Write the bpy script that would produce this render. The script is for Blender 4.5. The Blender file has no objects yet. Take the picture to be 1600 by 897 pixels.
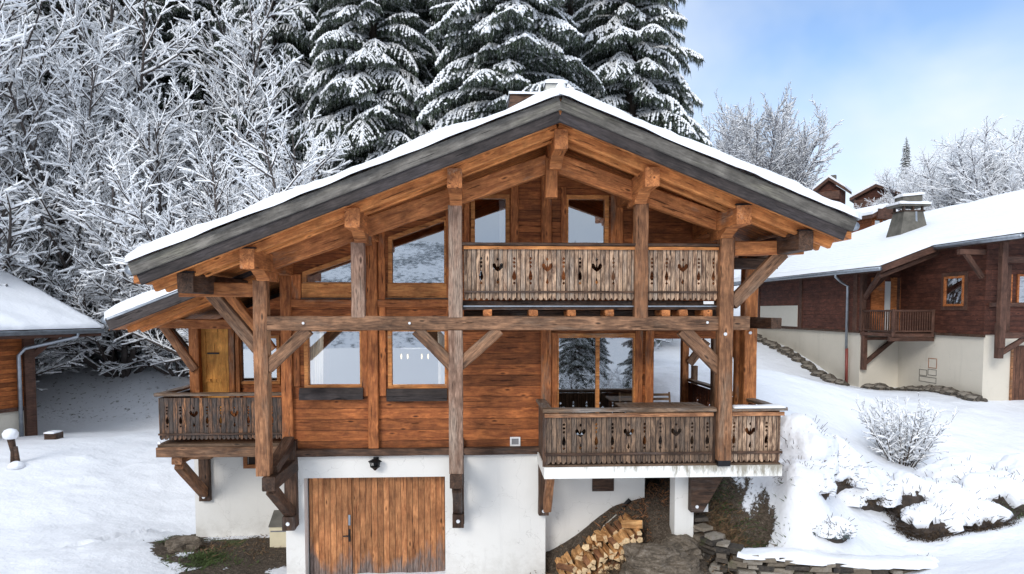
import bpy, math, random
import numpy as np
from mathutils import Vector, Matrix, noise as mnoise

SC = bpy.context.scene
COL = SC.collection
R = math.radians
F = 1067.0          # focal length in pixels of a 1600 px wide frame
CZ = 5.1            # camera height above the garage forecourt

# ---------------------------------------------------------------- camera
cam_d = bpy.data.cameras.new('camera')
cam = bpy.data.objects.new('camera', cam_d); COL.objects.link(cam)
cam.location = (0, 0, CZ)
cam.rotation_euler = (R(87), 0, R(-3))
cam_d.sensor_fit = 'HORIZONTAL'; cam_d.sensor_width = 36
cam_d.lens = F / 1600 * 36
cam_d.shift_y = 93 / 1600
cam_d.clip_start = 0.1; cam_d.clip_end = 2000
SC.camera = cam
CR = (Matrix.Rotation(R(-3), 3, 'Z') @ Matrix.Rotation(R(87), 3, 'X'))

def P(px, py, D):
    """the world point at depth D that the survey of the photograph gives for a pixel"""
    d = CR @ Vector(((px - 800) / F, -(py - 541.5) / F, -1))
    t = D / d.y
    return Vector((d.x * t, D, CZ + d.z * t))

# ---------------------------------------------------------------- light
SUN_EL, SUN_AZ = R(27), R(206)     # azimuth clockwise from +Y
world = bpy.data.worlds.new('World'); SC.world = world; world.use_nodes = True
nt = world.node_tree; nt.nodes.clear()
def wn(t, **k):
    n = nt.nodes.new(t)
    for a, b in k.items(): setattr(n, a, b)
    return n
out = wn('ShaderNodeOutputWorld'); bg = wn('ShaderNodeBackground')
sky = wn('ShaderNodeTexSky', sky_type='NISHITA', sun_disc=False)
sky.sun_elevation = SUN_EL; sky.sun_rotation = SUN_AZ
sky.air_density = 1.0; sky.dust_density = 1.5; sky.ozone_density = 1.5
geo = wn('ShaderNodeTexCoord')
mp = wn('ShaderNodeMapping'); mp.inputs['Scale'].default_value = (1.0, 1.0, 1.7); mp.inputs['Location'].default_value = (0.35, 0.1, 0.25)
nz = wn('ShaderNodeTexNoise'); nz.inputs['Scale'].default_value = 1.9; nz.inputs['Detail'].default_value = 5; nz.inputs['Roughness'].default_value = .5; nz.inputs['Distortion'].default_value = .3
sep = wn('ShaderNodeSeparateXYZ')
rp = wn('ShaderNodeValToRGB'); rp.color_ramp.elements[0].position = .33; rp.color_ramp.elements[1].position = .66
ad = wn('ShaderNodeMath', operation='MULTIPLY_ADD')      # less cloud high up to the right
ad.inputs[1].default_value = -.55
adx = wn('ShaderNodeMath', operation='MULTIPLY_ADD'); adx.inputs[1].default_value = -.22; adx.inputs[2].default_value = .35
add2 = wn('ShaderNodeMath', operation='ADD')
nz2 = wn('ShaderNodeTexNoise'); nz2.inputs['Scale'].default_value = 3.5; nz2.inputs['Detail'].default_value = 6
cr = wn('ShaderNodeValToRGB'); cr.color_ramp.elements[0].position = .3; cr.color_ramp.elements[1].position = .7
cr.color_ramp.elements[0].color = (.64, .74, .90, 1); cr.color_ramp.elements[1].color = (.90, .95, 1, 1)
mul = wn('ShaderNodeMixRGB', blend_type='MULTIPLY'); mul.inputs[0].default_value = 1; mul.inputs[2].default_value = (5.2, 5.2, 5.2, 1)
mix = wn('ShaderNodeMixRGB')
tint = wn('ShaderNodeMixRGB', blend_type='MULTIPLY'); tint.inputs[0].default_value = 1; tint.inputs[2].default_value = (.86, .88, .95, 1)
L = nt.links.new
L(geo.outputs['Generated'], mp.inputs[0]); L(mp.outputs[0], nz.inputs[0]); L(mp.outputs[0], nz2.inputs[0])
L(geo.outputs['Generated'], sep.inputs[0]); L(sep.outputs['Z'], ad.inputs[0]); L(nz.outputs[0], add2.inputs[0]); L(sep.outputs['X'], adx.inputs[0]); L(adx.outputs[0], add2.inputs[1]); L(add2.outputs[0], ad.inputs[2])
zen = wn('ShaderNodeMapRange'); zen.inputs[1].default_value = .46; zen.inputs[2].default_value = .72; zen.inputs[3].default_value = 0; zen.inputs[4].default_value = .5
ad3 = wn('ShaderNodeMath', operation='ADD'); L(sep.outputs['Z'], zen.inputs[0]); L(ad.outputs[0], ad3.inputs[0]); L(zen.outputs[0], ad3.inputs[1])
zb_ = wn('ShaderNodeMath', operation='ADD'); L(zen.outputs[0], zb_.inputs[0]); zb_.inputs[1].default_value = 1.0
mul2 = wn('ShaderNodeMixRGB', blend_type='MULTIPLY'); mul2.inputs[0].default_value = 1; L(mul.outputs[0], mul2.inputs[1]); L(zb_.outputs[0], mul2.inputs[2])
L(ad3.outputs[0], rp.inputs[0]); L(nz2.outputs[0], cr.inputs[0]); L(cr.outputs[0], mul.inputs[1])
L(sky.outputs[0], tint.inputs[1]); L(tint.outputs[0], mix.inputs[1]); L(mul2.outputs[0], mix.inputs[2]); L(rp.outputs[0], mix.inputs[0])
L(mix.outputs[0], bg.inputs[0]); bg.inputs[1].default_value = .15; L(bg.outputs[0], out.inputs[0])
sun_d = bpy.data.lights.new('sun', 'SUN'); sun_d.energy = 1.15; sun_d.angle = R(20); sun_d.color = (1, .95, .88)
sun = bpy.data.objects.new('sun', sun_d); COL.objects.link(sun)
sdir = Vector((math.sin(SUN_AZ) * math.cos(SUN_EL), math.cos(SUN_AZ) * math.cos(SUN_EL), math.sin(SUN_EL)))
sun.rotation_euler = (-sdir).to_track_quat('-Z', 'Y').to_euler(); sun.location = (-20, -20, 30)
SC.view_settings.view_transform = 'Standard'; SC.view_settings.look = 'None'
SC.view_settings.exposure = 0.55; SC.view_settings.gamma = 1; SC.view_settings.use_curve_mapping = False
SC.render.engine = 'CYCLES'
SC.cycles.max_bounces = 6; SC.cycles.diffuse_bounces = 3; SC.cycles.glossy_bounces = 3
SC.cycles.transparent_max_bounces = 6; SC.cycles.transmission_bounces = 3

# ---------------------------------------------------------------- materials
class NT:
    def __init__(s, name):
        s.m = bpy.data.materials.new(name); s.m.use_nodes = True
        s.t = s.m.node_tree; s.t.nodes.clear()
        s.out = s.t.nodes.new('ShaderNodeOutputMaterial')
    def n(s, typ, ins=None, **k):
        n = s.t.nodes.new(typ)
        for a, b in k.items(): setattr(n, a, b)
        for a, b in (ins or {}).items():
            if hasattr(b, 'links') or isinstance(b, bpy.types.NodeSocket): s.t.links.new(b, n.inputs[a])
            else: n.inputs[a].default_value = b
        return n
    def math(s, op, a, b=0.0, c=0.0, clamp=False):
        n = s.n('ShaderNodeMath', {0: a, 1: b, 2: c}, operation=op); n.use_clamp = clamp
        return n.outputs[0]
    def mixc(s, fac, a, b, mode='MIX'):
        return s.n('ShaderNodeMixRGB', {0: fac, 1: a, 2: b}, blend_type=mode).outputs[0]
    def ramp(s, fac, stops):
        n = s.n('ShaderNodeValToRGB', {0: fac}); e = n.color_ramp.elements
        while len(e) > 1: e.remove(e[-1])
        e[0].position = stops[0][0]; e[0].color = c4(stops[0][1])
        for p, c in stops[1:]:
            x = e.new(p); x.color = c4(c)
        return n.outputs[0]
    def noise(s, vec, scale, detail=4, rough=.55, dist=0.0):
        return s.n('ShaderNodeTexNoise', {'Vector': vec, 'Scale': scale, 'Detail': detail, 'Roughness': rough, 'Distortion': dist}).outputs[0]
    def mapping(s, vec, scale=(1, 1, 1), loc=(0, 0, 0)):
        return s.n('ShaderNodeMapping', {'Vector': vec, 'Scale': scale, 'Location': loc}).outputs[0]
    def coord(s): return s.n('ShaderNodeTexCoord').outputs['Object']
    def rnd(s): return s.n('ShaderNodeObjectInfo').outputs['Random']
    def bump(s, h, dist=.01, strength=1.0, normal=None):
        ins = {'Height': h, 'Distance': dist, 'Strength': strength}
        if normal: ins['Normal'] = normal
        return s.n('ShaderNodeBump', ins).outputs[0]
    def bsdf(s, color, rough=.7, normal=None, spec=.3, **k):
        ins = {'Base Color': color, 'Roughness': rough, 'Specular IOR Level': spec}
        if normal: ins['Normal'] = normal
        ins.update(k)
        b = s.n('ShaderNodeBsdfPrincipled', ins)
        s.t.links.new(b.outputs[0], s.out.inputs[0]); return b
def c4(c):
    if isinstance(c, (int, float)): return (c, c, c, 1)
    return tuple(c) + (1,) if len(c) == 3 else tuple(c)

def wood(name, light, dark, axis='X', weather=None, wamt=.5, plank=None, paxis='Z', seam=1.0, knots=True, rough=.62, zwear=None, gs=1.0, contrast=1.0, pvar=.35):
    """procedural timber: grain along `axis`, optional plank seams across `paxis`, weathering patches"""
    N = NT(name); co = N.coord(); r = N.rnd()
    off = N.n('ShaderNodeVectorMath', {0: co, 1: N.n('ShaderNodeCombineXYZ', {0: N.math('MULTIPLY', r, 37.0), 1: N.math('MULTIPLY', r, 19.0), 2: N.math('MULTIPLY', r, 53.0)}).outputs[0]}, operation='ADD').outputs[0]
    i = 'XYZ'.index(axis); vec = off; pf = None; seamv = None
    if plank:
        sx = N.n('ShaderNodeSeparateXYZ', {0: co}); c = sx.outputs['XYZ'.index(paxis)]
        q = N.math('DIVIDE', c, plank); fl = N.math('FLOOR', q); fr = N.math('FRACT', q)
        pf = N.n('ShaderNodeTexWhiteNoise', {'W': fl}, noise_dimensions='1D').outputs[0]
        d = N.math('ABSOLUTE', N.math('SUBTRACT', fr, .5))
        seamv = N.math('GREATER_THAN', d, .5 - .006 / plank)
        vec = N.n('ShaderNodeVectorMath', {0: off, 1: N.n('ShaderNodeCombineXYZ', {j: N.math('MULTIPLY', pf, 31.0 + j * 7) for j in range(3)}).outputs[0]}, operation='ADD').outputs[0]
    s1 = [10 * gs] * 3; s1[i] = 1.9 * gs
    s2 = [60 * gs] * 3; s2[i] = 4.5 * gs
    n1 = N.noise(N.mapping(vec, s1), 1.0, 6, .62, 1.3)
    n2 = N.noise(N.mapping(vec, s2), 1.0, 3, .7)
    mid = tuple(a * .45 + b * .55 for a, b in zip(light, dark))
    g = N.math('MULTIPLY_ADD', n2, .45, N.math('MULTIPLY', n1, .65))
    lo, hi = .55 - .15 / contrast, .55 + .13 / contrast
    col = N.ramp(g, [(lo, dark), (.55, mid), (hi, light)])
    if knots:
        s3 = [5.5] * 3; s3[i] = 1.9
        v = N.n('ShaderNodeTexVoronoi', {'Vector': N.mapping(vec, s3), 'Scale': 1.0, 'Randomness': 1.0}, feature='F1').outputs['Distance']
        k = N.ramp(v, [(.055, (1, 1, 1)), (.10, (0, 0, 0))])
        col = N.mixc(N.math('MULTIPLY', k, .85), col, c4(tuple(x * .3 for x in dark)))
    halo = N.ramp(v, [(.10, 0), (.14, .55), (.26, 0)]) if knots else 0.0
    if knots: col = N.mixc(halo, col, c4(tuple(min(1, x * 1.25) for x in light)))
    # drying cracks
    s5 = [26] * 3; s5[i] = 1.6
    ck = N.noise(N.mapping(vec, s5, (5, 3, 1)), 1.0, 3, .6)
    crk = N.ramp(ck, [(.315, 1), (.35, 0)])
    col = N.mixc(N.math('MULTIPLY', crk, .8), col, c4(tuple(x * .22 for x in dark)))
    # blotchy stain
    bl = N.noise(N.mapping(vec, (2.3, 2.3, 2.3)), 1.0, 5, .7)
    col = N.mixc(1.0, col, N.ramp(bl, [(.3, .58), (.5, 1.0), (.7, 1.4)]), 'MULTIPLY')
    if pf is not None:
        col = N.mixc(1.0, col, N.ramp(pf, [(0, 1 - pvar), (1, 1 + pvar * .6)]), 'MULTIPLY')
    col = N.mixc(1.0, col, N.ramp(r, [(0, .78), (1, 1.18)]), 'MULTIPLY')
    if weather:
        s4 = [2.2] * 3; s4[i] = .55
        w = N.noise(N.mapping(off if zwear else vec, s4), 1.0, 5, .7)
        if zwear:     # weather-beaten band: world height z0 (full) .. z1 (none)
            z = N.n('ShaderNodeSeparateXYZ', {0: N.n('ShaderNodeNewGeometry').outputs['Position']}).outputs[2]
            zz = N.n('ShaderNodeMapRange', {0: z, 1: zwear[0], 2: zwear[1], 3: .42, 4: -.35}).outputs[0]
            w = N.math('ADD', w, zz)
        wf = N.ramp(w, [(.62 - wamt * .3, 0), (.74 - wamt * .22, 1)])
        wc = N.mixc(N.ramp(n2, [(.35, 0), (.65, 1)]), c4(tuple(x * .28 for x in weather)), c4(weather))
        col = N.mixc(N.math('MULTIPLY', wf, .92), col, wc)
    h = N.math('SUBTRACT', N.math('ADD', N.math('MULTIPLY', n2, .5), n1), N.math('MULTIPLY', crk, .8))
    if seamv is not None:
        col = N.mixc(N.math('MULTIPLY', seamv, .85 * seam), col, (.012, .008, .006, 1))
        h = N.math('SUBTRACT', h, N.math('MULTIPLY', seamv, 1.5))
    N.bsdf(col, rough, N.bump(h, .012, .9), .25)
    return N.m

M = {}
M['siding'] = wood('red_brown_siding', (.53, .175, .052), (.20, .055, .018), 'X', plank=.205, paxis='Z', seam=.5, pvar=.3)
M['gable_siding'] = M['siding']
M['trim'] = wood('orange_trim', (.54, .195, .062), (.20, .058, .02), 'X', weather=(.30, .22, .16), wamt=.15)
M['frame'] = wood('window_frame_pine', (.70, .31, .10), (.38, .13, .04), 'X', weather=(.4, .33, .25), wamt=.1)
M['post'] = wood('post_timber', (.42, .20, .095), (.115, .05, .026), 'X', weather=(.33, .21, .135), wamt=.35, contrast=1.0)
M['post_orange'] = wood('post_timber_orange', (.56, .22, .075), (.22, .072, .026), 'X', weather=(.40, .29, .21), wamt=.15)
M['post_grey'] = wood('post_timber_bleached', (.44, .28, .20), (.13, .07, .045), 'X', weather=(.46, .34, .26), wamt=.5, contrast=1.1)
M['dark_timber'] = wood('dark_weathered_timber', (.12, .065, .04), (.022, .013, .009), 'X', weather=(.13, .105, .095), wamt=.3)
M['beam_grey'] = wood('beam_weathered', (.29, .155, .085), (.065, .034, .021), 'X', weather=(.30, .195, .13), wamt=.35, contrast=1.1)
M['rafter'] = wood('rafter_orange', (.66, .27, .085), (.33, .11, .034), 'X')
M['soffit'] = wood('soffit_boards', (.62, .25, .08), (.30, .10, .033), 'X', plank=.16, paxis='Y', pvar=.2)
M['fascia_top'] = wood('fascia_lichen', (.185, .17, .15), (.075, .068, .06), 'X', weather=(.27, .255, .20), wamt=.4, knots=False)
M['fascia_low'] = wood('fascia_dark', (.07, .056, .052), (.022, .018, .018), 'X', weather=(.085, .072, .075), wamt=.4, knots=False)
M['bal_light'] = wood('balcony_boards_bleached', (.56, .375, .245), (.10, .052, .033), 'Z', weather=(.48, .38, .30), wamt=.45, plank=.075, paxis='X', contrast=1.4, pvar=.32, gs=1.3)
M['bal_mid'] = wood('balcony_boards_brown', (.28, .175, .108), (.05, .032, .024), 'Z', weather=(.17, .125, .095), wamt=.55, plank=.085, paxis='X', contrast=1.3, pvar=.28, gs=1.3)
M['bal_side'] = wood('balcony_boards_side', (.20, .12, .075), (.05, .03, .02), 'Z', weather=(.2, .17, .15), wamt=.45, plank=.085, paxis='Y', contrast=1.4, gs=1.3)
M['bal_inner'] = wood('balcony_boards_red', (.26, .09, .035), (.09, .03, .014), 'Z', plank=.12, paxis='Y')
M['bal_left'] = wood('balcony_boards_left', (.46, .21, .09), (.035, .02, .014), 'Z', weather=(.10, .085, .078), wamt=.95, plank=.085, paxis='X', contrast=1.7, pvar=.6, gs=1.3)
M['rail'] = wood('rail_weathered', (.25, .16, .10), (.07, .045, .03), 'X', weather=(.33, .29, .26), wamt=.55)
M['deck'] = wood('deck_boards', (.22, .14, .09), (.08, .05, .03), 'X', plank=.12, paxis='Y')
M['gold_door'] = wood('golden_pine', (.74, .36, .085), (.50, .20, .045), 'Z')
M['garage'] = wood('garage_door_boards', (.64, .29, .12), (.35, .13, .05), 'Z', weather=(.27, .22, .20), wamt=.26, plank=.112, paxis='X', seam=.7, zwear=(-.5, 1.5), contrast=1.2, pvar=.22)
M['brown_siding'] = wood('dark_red_siding', (.135, .048, .03), (.055, .021, .015), 'Y', plank=.17, paxis='Z', seam=.6, pvar=.2)
M['brown_siding_x'] = wood('dark_red_siding_x', (.135, .048, .03), (.055, .021, .015), 'X', plank=.17, paxis='Z', seam=.6, pvar=.2)
M['brown_trim'] = wood('brown_trim', (.13, .065, .045), (.055, .028, .02), 'X', knots=False)
M['left_siding'] = wood('honey_siding', (.40, .13, .035), (.20, .055, .016), 'X', plank=.145, paxis='Z', seam=.8)
M['firewood'] = wood('split_wood', (.80, .46, .20), (.40, .18, .06), 'X', knots=False, rough=.8, contrast=1.2)
M['firewood_red'] = wood('split_wood_bark', (.42, .20, .09), (.16, .07, .04), 'X', knots=False, rough=.85)

def snow_mat(name, col=(.82, .84, .885), bs=1.0):
    N = NT(name); co = N.n('ShaderNodeNewGeometry').outputs['Position']
    a = N.noise(co, 1.1, 5, .55); b = N.noise(co, 9.0, 4, .6); c = N.noise(co, 60, 2)
    h = N.math('ADD', N.math('MULTIPLY', a, .6 * bs), N.math('ADD', N.math('MULTIPLY', b, .12 * bs), N.math('MULTIPLY', c, .012)))
    N.bsdf(col + (1,), .55, N.bump(h, .24, .8), .25)
    return N.m
M['snow'] = snow_mat('snow')
M['snow_tree'] = snow_mat('snow_on_branches', (.92, .935, .96), .3)
# roof snow with the faint ripple of the tiles beneath
def roof_snow(name, axis):
    N = NT(name); co = N.n('ShaderNodeNewGeometry').outputs['Position']
    a = N.noise(co, 1.3, 4)
    sx = N.n('ShaderNodeSeparateXYZ', {0: co}).outputs['XYZ'.index(axis)]
    wob = N.math('MULTIPLY', N.noise(co, .8, 3), .12)
    w = N.math('SINE', N.math('MULTIPLY', N.math('ADD', sx, wob), 2 * math.pi / .33))
    h = N.math('ADD', N.math('MULTIPLY', w, .16), N.math('MULTIPLY', a, .5))
    N.bsdf((.86, .885, .93, 1), .55, N.bump(h, .16, .75), .25)
    return N.m
M['roof_snow'] = roof_snow('roof_snow', 'X')
def plain(name, col, rough=.6, metal=0.0, var=.15, scale=6, bump=.0, spec=.4):
    N = NT(name); co = N.coord()
    n = N.noise(co, scale, 5, .6)
    c = N.ramp(n, [(.3, tuple(x * (1 - var) for x in col)), (.7, tuple(min(1, x * (1 + var)) for x in col))])
    nb = N.bump(N.noise(co, scale * 8, 3), .003, bump) if bump else None
    N.bsdf(c, rough, nb, spec, Metallic=metal)
    return N.m
def plaster(name, col):
    N = NT(name); co = N.coord()
    big = N.noise(co, .9, 5, .6); st = N.noise(N.mapping(co, (3.5, 3.5, .35)), 1.0, 5, .65)
    c = N.ramp(big, [(.25, tuple(x * .90 for x in col)), (.75, col)])
    c = N.mixc(N.ramp(st, [(.60, 0), (.80, .35)]), c, c4(tuple(x * .62 for x in col)))
    spots = N.n('ShaderNodeTexVoronoi', {'Vector': co, 'Scale': 3.1}).outputs['Distance']
    c = N.mixc(N.ramp(spots, [(.02, .5), (.035, 0)]), c, (.3, .29, .27, 1))
    z = N.n('ShaderNodeSeparateXYZ', {0: co}).outputs[2]
    sp = N.n('ShaderNodeMapRange', {0: z, 1: .0, 2: 1.1, 3: .28, 4: -.1}).outputs[0]
    c = N.mixc(N.ramp(N.math('ADD', N.noise(co, 5, 6, .7), sp), [(.60, 0), (.85, .28)]), c, c4((col[0] * .5, col[1] * .47, col[2] * .42)))
    cv = N.n('ShaderNodeTexVoronoi', {'Vector': N.n('ShaderNodeVectorMath', {0: co, 1: N.n('ShaderNodeTexNoise', {'Vector': co, 'Scale': 2.0, 'Detail': 4}).outputs['Color']}, operation='ADD').outputs[0], 'Scale': .75}, feature='DISTANCE_TO_EDGE').outputs['Distance']
    c = N.mixc(N.ramp(cv, [(.0015, .35), (.004, 0)]), c, (.35, .33, .30, 1))
    N.bsdf(c, .85, N.bump(N.math('ADD', N.noise(co, 55, 3), N.math('MULTIPLY', N.noise(co, 7, 3), .8)), .007, .5), .2)
    return N.m
M['plaster'] = plaster('white_render', (.80, .785, .75))
M['plaster_cream'] = plaster('cream_render', (.66, .61, .52))
def stained(name):
    N = NT(name); co = N.coord()
    z = N.n('ShaderNodeSeparateXYZ', {0: co})
    st = N.noise(N.mapping(co, (11, 11, 2.5)), 1.0, 6, .75)
    xr = N.n('ShaderNodeMapRange', {0: z.outputs[0], 1: 1.2, 2: 5.0, 3: -.16, 4: .12}).outputs[0]
    top = N.n('ShaderNodeMapRange', {0: z.outputs[2], 1: 2.25, 2: 2.46, 3: -.05, 4: .14}).outputs[0]
    f = N.ramp(N.math('ADD', st, N.math('ADD', xr, top)), [(.54, 0), (.72, .8)])
    c = N.mixc(f, (.78, .77, .73, 1), (.20, .175, .12, 1))
    N.bsdf(c, .85, N.bump(N.noise(co, 40, 3), .004, .4), .2)
    return N.m
M['slab'] = stained('stained_concrete_edge')
M['end_grain'] = plain('end_grain', (.72, .52, .30), .85, var=.3, scale=30)
M['metal'] = plain('dark_iron', (.02, .02, .022), .45, .6)
M['zinc'] = plain('zinc', (.32, .35, .39), .38, .8, .2)
M['steel'] = plain('galvanised_bolt', (.75, .76, .78), .35, .3)
M['white'] = plain('white_plastic', (.78, .78, .78), .5)
M['grey_plastic'] = plain('grey_grille', (.22, .22, .23), .6)
M['cream'] = plain('cream_box', (.74, .66, .47), .6, var=.06)
M['green_plate'] = plain('green_enamel', (.015, .07, .06), .35, var=.05)
M['white_paint'] = plain('white_lettering', (.8, .8, .8), .5, var=.02)
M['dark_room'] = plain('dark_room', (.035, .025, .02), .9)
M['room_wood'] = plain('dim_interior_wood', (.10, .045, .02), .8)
M['curtain'] = plain('white_curtain', (.78, .79, .80), .9, var=.1, scale=14)
def cloth(name, col):
    N = NT(name); d = N.n('ShaderNodeBsdfDiffuse', {'Color': c4(col)}); t = N.n('ShaderNodeBsdfTranslucent', {'Color': c4(col)})
    m = N.n('ShaderNodeMixShader', {0: .5, 1: d.outputs[0], 2: t.outputs[0]}); N.t.links.new(m.outputs[0], N.out.inputs[0]); return N.m
M['curtain'] = cloth('sheer_curtain', (.92, .93, .93))
M['blind'] = plain('ivory_blind', (.62, .60, .54), .7, var=.03)
M['concrete'] = plain('chimney_render', (.13, .122, .105), .9, var=.35, scale=3, bump=.5)
M['panel_pale'] = plain('pale_panel', (.60, .585, .53), .7, var=.03)
M['asphalt'] = plain('wet_asphalt', (.05, .05, .055), .7)
M['red_pipe'] = plain('red_brown_pipe', (.20, .045, .035), .45)
M['brown_door'] = wood('brown_garage_boards', (.19, .09, .055), (.10, .045, .028), 'Z', plank=.14, paxis='X', knots=False)
M['tan_wood'] = wood('teak_slats', (.30, .19, .12), (.14, .085, .05), 'X', knots=False)
def glass(name, fac, tint=(.80, .84, .88)):
    N = NT(name)
    g = N.n('ShaderNodeBsdfGlossy', {'Color': tint + (1,), 'Roughness': .015})
    t = N.n('ShaderNodeBsdfTransparent', {'Color': (.95, .97, .97, 1)})
    m = N.n('ShaderNodeMixShader', {0: fac, 1: t.outputs[0], 2: g.outputs[0]})
    N.t.links.new(m.outputs[0], N.out.inputs[0]); return N.m
M['glass'] = glass('window_glass', .5)
M['glass_low'] = glass('patio_glass', .42)
def stone(name, c1, c2, c3, scale, strat=True):
    N = NT(name); co = N.coord()
    sc = (1, 1, 3.2) if strat else (1, 1, 1)
    w = N.mapping(co, sc)
    v = N.n('ShaderNodeTexVoronoi', {'Vector': w, 'Scale': scale, 'Randomness': .95}, feature='F1')
    e = N.n('ShaderNodeTexVoronoi', {'Vector': w, 'Scale': scale}, feature='DISTANCE_TO_EDGE').outputs['Distance']
    vc = N.n('ShaderNodeSeparateColor', {0: v.outputs['Color']}).outputs[0]
    n = N.noise(w, scale * 4, 6, .7)
    c = N.ramp(N.math('MULTIPLY_ADD', vc, .6, N.math('MULTIPLY', n, .5)), [(.25, c1), (.5, c2), (.75, c3)])
    ed = N.ramp(e, [(.0, 1), (.06, 0)])
    c = N.mixc(N.math('MULTIPLY', ed, .8), c, (.018, .015, .012, 1))
    h = N.math('SUBTRACT', N.math('MULTIPLY', n, .6), ed)
    N.bsdf(c, .85, N.bump(h, .03, 1.0), .2)
    return N.m
M['stone'] = stone('dry_stone', (.055, .05, .045), (.15, .125, .10), (.30, .27, .23), 3.6)
def strata(name):
    N = NT(name); co = N.coord()
    w = N.noise(co, 1.6, 4); v = N.mapping(co, (2.2, 2.2, 15)); n = N.noise(v, 1.0, 6, .7, 1.2); f = N.noise(co, 22, 5, .7)
    c = N.ramp(N.math('MULTIPLY_ADD', n, .7, N.math('MULTIPLY', f, .35)), [(.36, (.03, .026, .022)), (.5, (.12, .095, .07)), (.6, (.22, .18, .14)), (.72, (.36, .33, .29))])
    N.bsdf(c, .85, N.bump(N.math('MULTIPLY_ADD', n, 1.0, N.math('MULTIPLY', f, .3)), .05, 1.0), .2); return N.m
M['rock'] = strata('layered_rock')
def wallstone(name):
    N = NT(name); co = N.coord(); r = N.n('ShaderNodeAttribute', attribute_name='tone').outputs['Fac']
    f = N.noise(co, 16, 6, .75); g_ = N.noise(co, 3, 4)
    c = N.ramp(N.math('MULTIPLY_ADD', r, .55, N.math('MULTIPLY', f, .5)), [(.22, (.035, .032, .03)), (.42, (.11, .09, .072)), (.6, (.20, .165, .125)), (.8, (.34, .31, .27))])
    c = N.mixc(N.ramp(g_, [(.58, 0), (.7, .6)]), c, (.07, .085, .03, 1))
    N.bsdf(c, .88, N.bump(f, .02, .9), .2); return N.m
M['wallstone'] = wallstone('dry_stone_blocks')
M['bark'] = plain('spruce_bark', (.055, .042, .034), .95, var=.4, scale=5, bump=1)
M['bark_grey'] = plain('frosted_bark', (.075, .062, .058), .95, var=.4, scale=5)
N = NT('spruce_needles'); co = N.coord()
N.bsdf(N.mixc(N.ramp(N.noise(co, 11, 3, .7), [(.53, 0), (.63, .75)]), N.ramp(N.noise(co, 1.3, 4), [(.3, (.022, .034, .020)), (.7, (.05, .07, .04))]), (.50, .53, .55, 1)), .8); M['needles'] = N.m
M['needles_frost'] = plain('frosted_needles', (.10, .125, .13), .8, var=.5, scale=2)
M['leaves'] = plain('evergreen_leaves', (.06, .09, .03), .6, var=.5, scale=4)
M['twigs'] = plain('hedge_twigs', (.06, .04, .025), .9, var=.5, scale=5)
M['grass'] = plain('green_grass', (.065, .095, .028), .8, var=.5, scale=3)
M['debris'] = plain('dead_leaves', (.16, .10, .055), .9, var=.7, scale=9)

# ---------------------------------------------------------------- mesh helpers
WM = {}            # world matrix of each object we make
def link(o, parent=None, world=None):
    w = world or Matrix.Identity(4)
    COL.objects.link(o)
    if parent is not None:
        o.parent = parent
        o.matrix_basis = WM[parent.name].inverted() @ w
    else: o.matrix_basis = w
    WM[o.name] = w
    return o
def mesh(name, verts, faces, mat, parent=None, world=None, smooth=False, mats=None, midx=None):
    me = bpy.data.meshes.new(name)
    me.from_pydata([tuple(v) for v in verts] if not isinstance(verts, np.ndarray) else verts.tolist(), [], faces if isinstance(faces, list) else faces.tolist())
    for m_ in (mats or [mat]): me.materials.append(m_)
    if midx is not None: me.polygons.foreach_set('material_index', midx)
    if smooth: me.polygons.foreach_set('use_smooth', [True] * len(me.polygons))
    me.update()
    return link(bpy.data.objects.new(name, me), parent, world)
def tag(o, label=None, cat=None, group=None, kind=None):
    for k, v in (('label', label), ('category', cat), ('group', group), ('kind', kind)):
        if v: o[k] = v
    return o
def thing(name, label, cat, loc=(0, 0, 0), rz=0, group=None):
    o = bpy.data.objects.new(name, None); o.empty_display_size = .2
    link(o, None, Matrix.Translation(Vector(loc)) @ Matrix.Rotation(rz, 4, 'Z'))
    return tag(o, label, cat, group)
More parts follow.
